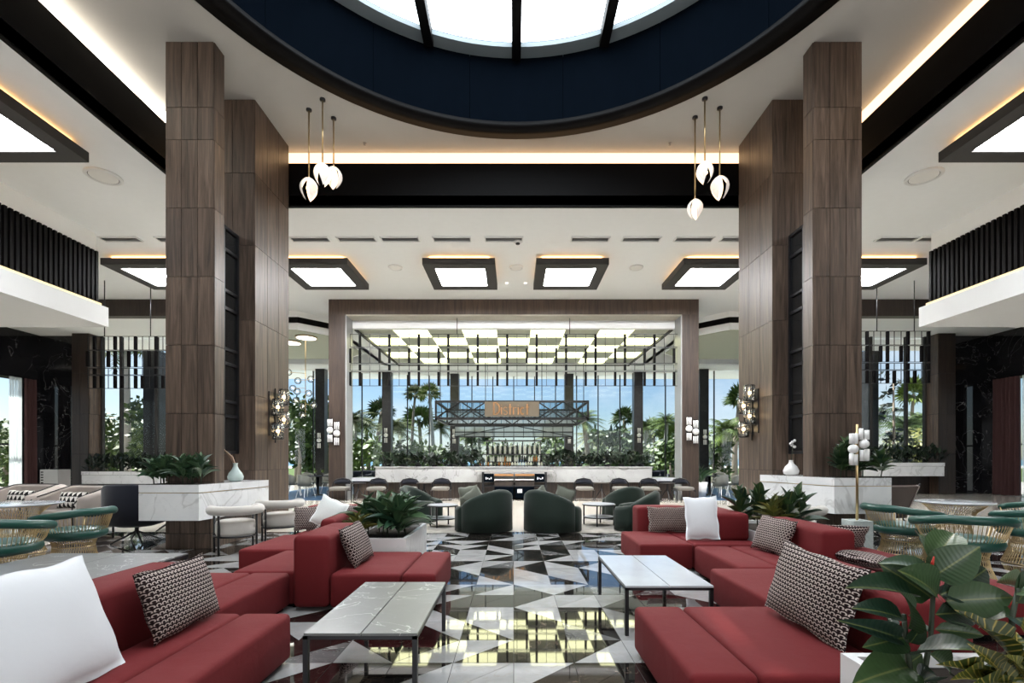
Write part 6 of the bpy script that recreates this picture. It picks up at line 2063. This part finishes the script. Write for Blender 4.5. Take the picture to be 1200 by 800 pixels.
def crown_tree(name, label, x, y, h, w, n, mat='bush_green', seed=0, cat='tree', L=0.45, trunk_h=None, z0=-0.32):
    rr = random.Random(seed)
    t = thing(name, label, cat, (x, y, z0), 0, None)
    th = h * 0.5 if trunk_h is None else trunk_h
    MB().tube([(0, 0, 0), (0.05 * w, 0, th * 0.6), (0, 0, th)], [0.05 * w + 0.05, 0.04 * w + 0.04, 0.03], 7).build('trunk', 'trunk', t, True, world=False)
    mb = MB()
    cl = [(rr.uniform(-.7, .7) * w, rr.uniform(-.7, .7) * w, rr.uniform(0.25, 0.9) * h, rr.uniform(0.3, 0.5) * w) for _ in range(12)]
    for k in range(n):
        cx, cy, cz, cr = rr.choice(cl)
        v = Vector((rr.gauss(0, 1), rr.gauss(0, 1), rr.gauss(0, 1))).normalized() * cr * rr.uniform(0.6, 1.0)
        p = Vector((cx, cy, cz)) + v
        if p.z < 0.05:
            p.z = 0.05 + rr.random() * 0.2
        a = Vector((rr.gauss(0, 1), rr.gauss(0, 1), rr.gauss(0, 1))).normalized()
        b = a.orthogonal().normalized()
        l = L * rr.uniform(0.6, 1.2)
        mb.add([p, p + a * l * 0.5 + b * l * 0.28, p + a * l, p + a * l * 0.5 - b * l * 0.28], [(0, 1, 2, 3)])
    mb.build('leaves', mat, t, world=False, kind='stuff')
    return t

# palms seen through the bar glazing: (x of crown in the photograph, crown height there, distance, crown radius, fan crown)
PL = [(482, 462, 44, 1.35, True), (508, 462, 42, 1.4, True), (441, 482, 40, 1.5, True), (419, 492, 36, 1.9, False), (432, 498, 44, 2.0, False), (407, 505, 40, 2.0, False), (456, 500, 38, 1.7, False), (470, 502, 46, 2.2, False),
      (494, 492, 50, 2.2, True), (517, 500, 44, 1.8, False), (546, 512, 52, 2.0, False), (562, 515, 48, 1.8, True), (643, 512, 46, 1.6, False), (652, 505, 52, 2.0, True), (690, 492, 36, 1.7, False), (686, 512, 44, 1.7, False),
      (733, 490, 44, 1.6, True), (757, 500, 40, 1.8, False), (769, 508, 46, 2.0, True), (779, 494, 38, 1.6, False), (787, 510, 42, 1.8, True), (722, 515, 50, 2.2, False),
      (860, 468, 34, 1.5, True), (843, 505, 30, 1.9, False), (853, 512, 36, 2.0, False), (862, 500, 40, 1.7, False), (349, 490, 34, 2.2, False), (376, 492, 40, 1.8, True), (360, 512, 38, 2.2, False)]
for i, (px, py, d, cr, fan) in enumerate(PL):
    p = at(px, py, d)
    where = 'left of the portal' if px < 385 else ('right of the portal' if px > 818 else 'through the bar glazing')
    kind = 'fan palm with a round crown' if fan else 'feathery coconut palm'
    rank = sorted(range(len(PL)), key=lambda q: PL[q][0]).index(i)
    palm('palm_tree', '%s outside %s, %s palm from the left' % (kind, where, ORDER[rank]),
         p.x, d, p.z + 0.32, cr, random.Random(i).uniform(-.5, .5), i, fan, 'palm_olive' if i % 3 == 0 else 'palm_green', 'trunk_pale' if i % 2 else 'trunk', 0.13 + 0.04 * (i % 3))
# shrubs and broadleaf trees
BT = [(716, 505, 34, 1.6, 900), (735, 520, 36, 1.5, 600), (700, 525, 40, 1.4, 500), (405, 520, 38, 1.8, 600), (425, 525, 34, 1.5, 500), (350, 475, 32, 2.0, 900), (372, 520, 33, 1.4, 500), (470, 528, 40, 1.6, 500),
      (500, 528, 38, 1.6, 500), (540, 524, 42, 1.7, 500), (585, 528, 44, 1.8, 500), (628, 526, 42, 1.7, 500), (660, 522, 38, 1.5, 500), (760, 526, 36, 1.5, 500), (785, 528, 34, 1.4, 500), (835, 526, 30, 1.2, 500)]
for i, (px, py, d, w, n) in enumerate(BT):
    p = at(px, py, d)
    crown_tree('garden_shrub', 'bushy green garden shrub beyond the glass, %s from the left' % ORDER[sorted(range(len(BT)), key=lambda q: BT[q][0]).index(i)], p.x, d, p.z + 0.9, w, n, 'bush_green', 100 + i, 'shrub', 0.5)
# bay windows: palm trunk and trees on the left, young tree and palms on the right
p = at(148, 405, 26)
palm('palm_tree', 'thick pale palm trunk close outside the left bay window', p.x, 26, p.z + 0.32, 1.8, 0.0, 61, False, 'palm_green', 'trunk_pale', 0.20)
for i, (px, py, d, w) in enumerate(((124, 470, 27, 1.6), (138, 480, 31, 1.8), (186, 465, 26, 1.5), (172, 490, 30, 1.6), (5, 515, 27, 2.0), (-12, 505, 30, 2.2))):
    p = at(px, py, d)
    crown_tree('garden_tree', 'leafy tree outside the left windows, %s nearest the frame edge' % ORDER[5 - i], p.x, d, p.z + 0.6, w, 700, 'bush_green', 200 + i, 'tree', 0.42)
p = at(1047, 425, 24)
crown_tree('young_tree', 'young broad-leaved tree outside the right bay window', p.x, 24, p.z + 0.5, 0.55, 150, 'foliage_dark', 300, 'tree', 0.42, p.z - 0.4)
for i, (px, py, d, cr, fan) in enumerate(((1066, 462, 34, 1.6, True), (1072, 495, 30, 1.6, False), (1022, 490, 32, 1.8, False), (1056, 500, 28, 1.5, False))):
    p = at(px, py, d)
    palm('palm_tree', '%s outside the right bay window, %s in from the columns' % ('fan palm' if fan else 'feather palm', ['third', 'fourth', 'first', 'second'][i]), p.x, d, p.z + 0.32, cr, 0.3, 400 + i, fan, 'palm_green', 'trunk', 0.12)
for i, (px, py, d, w) in enumerate(((1048, 508, 25, 1.0), (1070, 512, 26, 1.2))):
    p = at(px, py, d)
    crown_tree('garden_shrub', 'yellow-green shrub outside the right bay window, %s one' % ('left' if i == 0 else 'right'), p.x, d, p.z + 0.7, w, 500, 'palm_olive', 310 + i, 'shrub', 0.4)
# terrace chairs seen over the bar's end ledges
def terrace_chair(label, x, y, rz):
    t = thing('terrace_chair', label, 'chair', (x, y, -0.2), rz, 'dark terrace chairs')
    MB().rbox(-0.36, 0.36, -0.34, 0.34, 0.2, 0.46, 0.05).build('seat', 'navy_cloth', t, True, world=False)
    MB().rbox(-0.36, 0.36, 0.28, 0.40, 0.3, 0.86, 0.05).build('backrest', 'navy_cloth', t, True, world=False)
    for sx in (-1, 1):
        MB().rbox(sx * 0.36 - 0.05, sx * 0.36 + 0.05, -0.34, 0.36, 0.2, 0.66, 0.04).build('arm', 'navy_cloth', t, True, world=False)
        for sy in (-1, 1):
            MB().tube([(sx * 0.32, sy * 0.3, 0), (sx * 0.32, sy * 0.3, 0.21)], 0.02, 6).build('leg', 'black_metal', t, world=False)
    return t
tc = None
for px, lb in ((416, 'leftmost beyond the bar'), (428, 'second from the left beyond the bar'), (438, 'third from the left beyond the bar'), (766, 'left of the two beyond the right bar end'), (776, 'right of the two beyond the right bar end')):
    dd = 29.8 if px in (428, 776) else 28.3
    x = (px - VX) * dd / F
    if tc is None:
        tc = terrace_chair('dark cushioned terrace chair, ' + lb, x, dd, 0.2)
    else:
        dup(tc, (x, dd, -0.2), random.uniform(-.4, .4), 'dark cushioned terrace chair, ' + lb)
